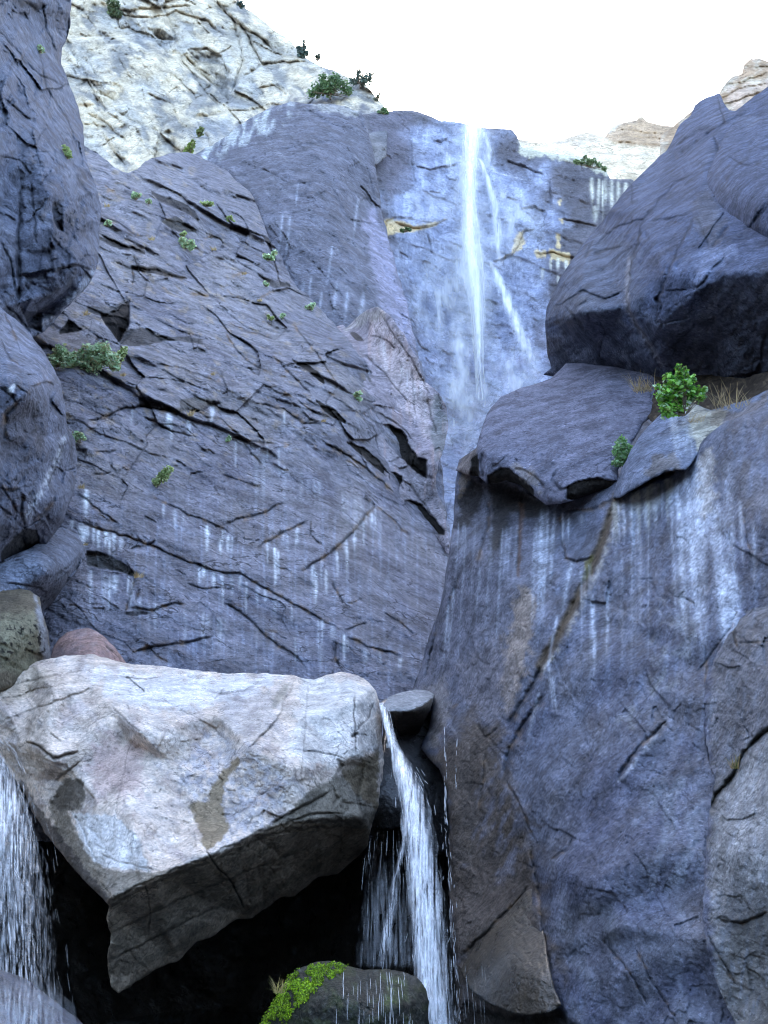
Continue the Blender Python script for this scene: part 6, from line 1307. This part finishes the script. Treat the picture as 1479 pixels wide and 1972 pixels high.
# shrubs on the slope
plant('shrub', 'shrub', 'wide pale green shrub cluster at the left, largest plant on the slope', 168, 712, sl_t(168, 712), [(-22, 22, 18), (2, 30, 22), (24, 30, 22), (44, 18, 18), (12, 8, 18), (-6, 44, 13), (28, 46, 13), (-30, 8, 10), (54, 8, 10)], 1500, 4.4, SAGE, group=G1, seed=1)
plant('shrub', 'shrub', 'pale green shrub tucked between the left boulder and the widest shrub cluster', 112, 706, sl_t(140, 706, f=.985), [(-6, 14, 15), (6, 22, 16), (0, 34, 12), (10, 8, 12)], 700, 4, SAGE, group=G1, seed=2)
plant('shrub', 'shrub', 'narrow yellow green shrub just right of the widest shrub cluster', 232, 696, sl_t(232, 696), [(-2, 6, 8), (1, 16, 8), (6, 24, 6)], 260, 3.6, YEL, group=G1, seed=3)
for i, (x, y, r, pal, lab) in enumerate([
        (154, 852, 14, SAGE, 'round pale green shrub beside the white seam boulder'),
        (262, 384, 10, SAGE, 'green shrub at the top of the slope, left of the cream notch'),
        (286, 392, 6, SAGE, 'tiny green shrub right beneath the dark notch at the slope top'),
        (358, 478, 14, SAGE, 'pale shrub in the middle of the upper slope'),
        (518, 500, 11, SAGE, 'green shrub at the slope rim beside the streaked dome'),
        (511, 550, 6, SAGE, 'tiny shrub beneath the rim shrub beside the dome'),
        (598, 596, 8, SAGE, 'shrub on the right rim of the slope next to the pinkish rib'),
        (546, 612, 6, SAGE, 'small shrub left of the rim shrub near the pinkish rib'),
        (520, 616, 6, YEL, 'small yellowish shrub on the slope under the dome'),
        (691, 768, 9, SAGE, 'small light green shrub below the pinkish rib'),
        (440, 850, 6, SAGE, 'tiny shrub in the crack at the centre of the slope'),
        (206, 434, 7, SAGE, 'dark green shrub on the upper slope close to the left wall'),
        (445, 428, 7, YEL, 'yellow green shrub on the upper slope under the pale cliff'),
        (352, 455, 6, YEL, 'small yellow shrub above the middle shrub of the upper slope')]):
    q = random.Random(200 + i)
    bl = [(q.uniform(-.9, .9) * r, q.uniform(.1, 1.5) * r, q.uniform(.28, .62) * r) for _ in range(7)]
    plant('shrub', 'shrub', lab, x, y, sl_t(x, y), bl, 90 + int(r * r * 2.0), 2.4 + r * .08, pal, group=G1, seed=10 + i, shell=.2)
plant('shrub', 'shrub', 'slanting olive shrub growing alone on the smooth lower slope', 305, 932, sl_t(305, 932), [(-4, 4, 8), (2, 12, 9), (9, 20, 9), (17, 28, 9), (12, 14, 7)], 500, 3.6, YEL, group=G1, seed=40)
plant('shrub', 'shrub', 'pale yellow green shrub lying along the top ledge under the cliff', 398, 396, sl_t(398, 396), [(-10, 4, 5), (0, 4, 6), (9, 2, 5)], 180, 3, YEL, group=G1, seed=41)
plant('shrub', 'shrub', 'long yellowish shrub growing on the dark left wall', 130, 305, LEFTC.at(130, 305) * .99, [(-6, 22, 6), (-2, 14, 6), (2, 6, 6), (-9, 28, 4)], 240, 3, YEL, seed=42)
plant('shrub', 'shrub', 'tiny shrub high on the dark left wall', 78, 100, LEFTC.at(78, 100) * .99, [(0, 6, 6), (-3, 12, 4)], 100, 3, SAGE, seed=43)

# plants on the pale cliff
G2 = 'bushes on the pale cliff'
pc = lambda x, y, f=.99: PALECLIFF.at(x, y) * f
plant('bush', 'bush', 'olive bush at the top of the pale cliff, touching the top of the photo', 222, 26, pc(222, 26), [(-8, 10, 9), (0, 2, 8), (-2, 20, 9), (8, -4, 6), (-12, 26, 7)], 420, 3.4, [(.14, .18, .10), (.2, .25, .12), (.10, .14, .08)], group=G2, seed=50)
plant('bush', 'bush', 'yellow green bush in the gully where pale cliff meets the dark slope', 364, 296, pc(364, 296, .985), [(-2, 8, 8), (2, 18, 7), (-6, 2, 6), (6, 28, 5)], 360, 3.4, [(.20, .28, .07), (.28, .34, .10)], group=G2, seed=51)
plant('bush', 'bush', 'dull green bush just above the yellow green one in the gully', 384, 258, pc(384, 258, .985), [(0, 4, 6), (2, 11, 5)], 160, 3.2, [(.16, .2, .08), (.2, .24, .1)], group=G2, seed=52)
G3 = 'trees along the cliff top'
def tree(label, x, y, t, blobs, n, h, pal, seed, leaf=3.0):
    return plant('tree', 'tree', label, x, y, t, blobs, n, leaf, pal, group=G3, seed=seed, trunk=h, sr=1.3, leafname='crown', stemname='trunk', shell=.25)
tree('broad dark green tree on the pale cliff edge, widest on the skyline', 636, 190, pc(640, 185, .98), [(-26, 24, 14), (-12, 34, 16), (6, 38, 15), (22, 26, 14), (-4, 18, 14), (-36, 12, 8), (34, 16, 9), (-16, 50, 8), (12, 52, 7)], 1500, 10, EVER, 60)
tree('airy blue green tree right behind the broad one on the skyline', 694, 168, pc(690, 172, .995), [(-12, 18, 9), (0, 26, 11), (14, 20, 10), (6, 12, 8), (-4, 38, 6), (20, 30, 6)], 520, 8, [(.09, .13, .11), (.13, .18, .14)], 61)
tree('narrow bluish pine standing on the steep skyline edge', 582, 112, pc(578, 112, 1.0), [(0, 8, 9), (-2, 18, 8), (3, 28, 6), (-8, 24, 4), (1, 36, 3.5), (8, 12, 6)], 420, 12, [(.07, .11, .10), (.10, .15, .12)], 62)
tree('tiny tree between the narrow pine and the broad tree', 612, 116, pc(606, 122, 1.0), [(0, 8, 5), (2, 14, 3)], 90, 5, [(.10, .14, .11)], 63)
tree('thin twiggy sapling on the skyline right of the airy tree', 724, 198, pc(720, 194, 1.0), [(0, 6, 5), (3, 14, 4), (6, 20, 3)], 60, 8, [(.14, .16, .11)], 64)
tree('low rounded tree at the foot of the skyline slope next to the waterfall cliff', 738, 222, pc(735, 222, .97), [(-6, 6, 7), (4, 8, 7), (0, 14, 5)], 260, 3, EVER, 65)
tree('dark tip of a tree on the skyline at the very top', 462, 12, pc(455, 20, .99), [(0, 6, 6), (4, 2, 5)], 120, 4, [(.07, .11, .10)], 66)
plant('bush', 'bush', 'ragged green bush on the cliff lip right of the waterfall', 1140, 322, CLIFF.at(1140, 330) * .97, [(-30, 10, 5), (-18, 12, 6), (-6, 10, 7), (4, 14, 6), (14, 6, 6), (24, -2, 5), (-12, 22, 4)], 420, 3.0, [(.18, .25, .12), (.25, .32, .16), (.12, .18, .08)], seed=70, group='bushes on the waterfall cliff')
plant('bush', 'bush', 'small green bush under the dry ledge left of the waterfall', 780, 446, CLIFF.at(780, 446) * .98, [(-5, 3, 4), (3, 5, 4), (9, 4, 3)], 120, 3.0, EVER, seed=71, group='bushes on the waterfall cliff')

# the leafy shrub by the capstone
LEAFY = [(0.28, 0.56, 0.07), (0.22, 0.47, 0.06), (0.38, 0.66, 0.16), (0.09, 0.26, 0.04), (0.55, 0.74, 0.46), (0.22, 0.30, 0.06)]
t0 = float(y2t(1310, 790, 10.1))
plant('shrub', 'shrub', 'bright green leafy shrub growing under the leaning boulder', 1318, 800, t0, [(-32, 44, 19), (-16, 62, 20), (8, 62, 20), (26, 46, 18), (0, 84, 14), (-26, 22, 17), (-4, 36, 22), (-34, 8, 14), (-12, 10, 14), (10, 94, 8), (18, 74, 12), (-24, 82, 9), (38, 40, 9), (-46, 60, 6), (46, 58, 6), (-2, 104, 6)], 1500, 4.7, LEAFY, seed=80, aspect=1.25, shell=.25, sr=.9, up=.7)
t1 = CAP.at(1200, 880) * .97
plant('shrub', 'shrub', 'small speckled shrub on the right end of the capstone slab', 1200, 898, float(t1), [(-4, 14, 14), (6, 26, 15), (-2, 42, 12), (12, 40, 10), (-10, 30, 9), (4, 56, 8), (-12, 6, 8)], 620, 3.6, [(0.28, .46, .18), (.40, .56, .32), (.2, .36, .12)], seed=81, aspect=1.4)
grass('straw grass with seed heads left of the leafy shrub', 1240, 752, float(y2t(1240, 752, 11.8)), 60, 44, 20, DRY, 82, -.25)
grass('tall straw grass standing right of the leafy shrub', 1408, 782, float(y2t(1408, 782, 9.8)), 38, 58, 34, DRY, 83, -.15)
grass('drooping grass hanging under the leafy shrub', 1340, 812, float(y2t(1340, 812, 9.6)), 16, 30, 14, DRY, 84, .3)
grass('dry grass in the dark seam of the tan block', 1416, 1480, BLK.at(1416, 1480) * .985, 26, 36, 8, DRY + [(.16, .2, .06)], 85, -.2)
grass('pale dry stalks beside the moss at the bottom edge', 537, 1912, float(y2t(537, 1912, 7.3)), 34, 40, 10, [(.5, .42, .2), (.36, .34, .12)], 86, .05)
for i, (x, y, h, lab) in enumerate([(206, 398, 9, 'rusty grass by the left wall at the top of the slope'), (292, 462, 10, 'rusty grass in the ledges of the upper slope'), (412, 482, 9, 'orange grass right of the middle shrub'), (470, 528, 8, 'straw grass on the slope under the dome base'),
                                    (500, 580, 8, 'orange grass above the centre of the slope'), (366, 800, 14, 'tuft in the curved crack of the middle slope'), (265, 1112, 18, 'straw tuft at the end of the long dark undercut'), (156, 940, 14, 'straw tuft above the first white seep at the left'),
                                    (236, 724, 8, 'pale tuft beneath the widest shrub cluster'), (166, 606, 14, 'straw tuft in the gap above the widest shrub cluster'), (410, 722, 8, 'rusty tuft left of the slope centre'), (165, 1050, 8, 'rusty tuft over the long dark undercut'), (623, 812, 8, 'rusty tuft at the end of a crack left of the pinkish rib')]):
    grass(lab, x, y, sl_t(x, y), 26, h, h * .5, DRY, 90 + i, .1, w=.7)

# moss on the dripping stone: one soft cover of tiny cushions, a part of the stone
def moss():
    rr = np.random.RandomState(5); st = MOSSY.o; P = []
    zone = np.array([(486, 2010), (505, 1960), (530, 1918), (556, 1876), (585, 1858), (640, 1850), (672, 1858), (655, 1880), (625, 1892), (600, 1920), (570, 1945), (552, 1972), (545, 2010)], float)
    x = rr.uniform(485, 675, 16000); y = rr.uniform(1848, 2010, 16000)
    d = seg_dist(x, y, zone, True)[0]; ins = inside(x, y, zone)
    gap = fbm2(x, y, 22, seed=77, oc=3)
    k = ins & (rr.rand(len(x)) < np.clip(d / 9, 0.15, 1)) & (gap > -0.22)
    x, y = x[k], y[k]; t = np.array([MOSSY.at(a, b) for a, b in zip(x, y)]) * (1 - 1.5 / FPX)
    c = pt(x, y, t); pal = np.array([(.20, .36, .012), (.32, .50, .02), (.12, .20, .010), (.42, .58, .03)])
    cl = pal[rr.randint(0, 4, len(x))] * rr.uniform(.6, 1.3, (len(x), 1)) * np.where(gap[k] > 0, 1.15, .8)[:, None]
    n = len(c); s = 2.2 * t.mean() / FPX
    nrm = rr.normal(size=(n, 3)) * .6 + np.array([0, -.7, 1.0]); nrm /= np.linalg.norm(nrm, axis=1)[:, None]
    a = np.cross(nrm, rr.normal(size=(n, 3))); a /= np.linalg.norm(a, axis=1)[:, None]; b = np.cross(nrm, a)
    V = np.stack([c + a * s, c - a * s * .5 + b * s * .87, c - a * s * .5 - b * s * .87, c + nrm * s * 1.3], 1).reshape(-1, 3)
    i = np.arange(n)[:, None] * 4; F = np.concatenate([i + np.array([[0, 1, 3]]), i + np.array([[1, 2, 3]]), i + np.array([[2, 0, 3]])]).tolist()
    o = link_mesh('moss', V, F, M_leaf, st, False, np.repeat(cl, 4, 0), None, np.array(st.location)); o['label'] = 'bright green moss cushion on top of the stone'
moss()
# ================================================================ ground, light, camera
def ground():
    xs = np.concatenate([-np.geomspace(600, 12, 30), np.linspace(-10, 10, 60), np.geomspace(12, 600, 30)])
    ys = np.concatenate([-np.geomspace(600, 12, 30), np.linspace(-10, 16, 90), np.geomspace(18, 900, 16)])
    X, Y = np.meshgrid(xs, ys)
    Z = 0.12 * fbm2(X, Y, 2.2, seed=90, oc=4) + 0.3 * fbm2(X, Y, 9, seed=91, oc=2)
    # unseen gorge sides behind and beside the viewer, raised to cut low sky light
    R = np.hypot(X * 1.0, (Y + 2) * 1.0); back = sstep(6, -4, Y)
    Z = Z + back * 24 * sstep(14, 60, R) * (1 + 0.25 * fbm2(X, Y, 14, seed=93, oc=4))
    Z = Z + (1 - back) * 30 * sstep(0, 18, np.abs(X) - 0.62 * np.maximum(Y, 0) - 6) * (1 + 0.25 * fbm2(X, Y, 14, seed=94, oc=4))
    V = np.stack([X, Y, Z - 0.15], -1).reshape(-1, 3); n = len(xs)
    i = np.arange(len(V)).reshape(X.shape)
    F = np.stack([i[:-1, :-1].ravel(), i[:-1, 1:].ravel(), i[1:, 1:].ravel(), i[1:, :-1].ravel()], 1)
    C = np.tile(np.array([[0.07, 0.07, 0.065]]), (len(V), 1)) * (1 + 0.4 * fbm2(V[:, 0], V[:, 1], 0.8, seed=92, oc=3))[:, None]
    o = link_mesh('ground', V, F, rock_mat('ground_rock', 8, 0.9, 0.2), colors=C); tag(o, kind='structure')
    W = bpy.data.meshes.new('stream_water'); W.from_pydata([(-9, 3.0, -0.06), (9, 3.0, -0.06), (9, 15, -0.06), (-9, 15, -0.06)], [], [(0, 1, 2, 3)])
    mt, nt, N, L = nodes('pool_water'); out = N('ShaderNodeOutputMaterial'); b = N('ShaderNodeBsdfPrincipled'); L(b.outputs[0], out.inputs[0])
    b.inputs['Base Color'].default_value = (0.03, 0.045, 0.05, 1); b.inputs['Roughness'].default_value = 0.08
    nz = N('ShaderNodeTexNoise'); nz.inputs['Scale'].default_value = 5; bp = N('ShaderNodeBump'); bp.inputs['Strength'].default_value = .4; L(nz.outputs[0], bp.inputs['Height']); L(bp.outputs[0], b.inputs['Normal'])
    W.materials.append(mt); w = bpy.data.objects.new('stream_water', W); col.objects.link(w); tag(w, kind='structure')
ground()

SUN_EL, SUN_AZ = math.radians(31), math.radians(-14)        # behind the pale cliff: the gorge lies in open shade
world = bpy.data.worlds.new("World"); scene.world = world; world.use_nodes = True
wn = world.node_tree; bg = wn.nodes['Background']
sky = wn.nodes.new('ShaderNodeTexSky'); sky.sky_type = 'NISHITA'; sky.sun_disc = False
sky.sun_elevation = SUN_EL; sky.sun_rotation = SUN_AZ; sky.air_density = 1.0; sky.dust_density = 3.0; sky.ozone_density = 0.4
wn.links.new(sky.outputs[0], bg.inputs[0]); bg.inputs[1].default_value = 0.15
sd = bpy.data.lights.new('sun', 'SUN'); sd.energy = 3.0; sd.angle = math.radians(0.5); sd.color = (1, 0.95, 0.86)
so = bpy.data.objects.new('sun', sd); col.objects.link(so)
dirv = Vector((math.sin(SUN_AZ) * math.cos(SUN_EL), math.cos(SUN_AZ) * math.cos(SUN_EL), math.sin(SUN_EL)))
so.rotation_euler = dirv.to_track_quat('Z', 'Y').to_euler()

cd = bpy.data.cameras.new('camera'); cam = bpy.data.objects.new('camera', cd); col.objects.link(cam)
cam.location = CAM.tolist(); cam.rotation_euler = (math.radians(90) + PITCH, 0, 0)
cd.sensor_fit = 'VERTICAL'; cd.sensor_height = 24.0; cd.lens = 12.0 / (986.0 / FPX)
cd.clip_start = 0.05; cd.clip_end = 3000
scene.camera = cam
scene.view_settings.view_transform = 'Standard'; scene.view_settings.look = 'None'
scene.view_settings.exposure = EXPO; scene.view_settings.gamma = 1.0
scene.render.engine = 'CYCLES'
scene.cycles.transparent_max_bounces = 24
scene.cycles.max_bounces = 6; scene.cycles.diffuse_bounces = 3
scene.cycles.use_denoising = True; scene.cycles.filter_width = 1.05
scene.cycles.denoising_input_passes = 'RGB_ALBEDO_NORMAL'; scene.cycles.denoising_prefilter = 'ACCURATE'
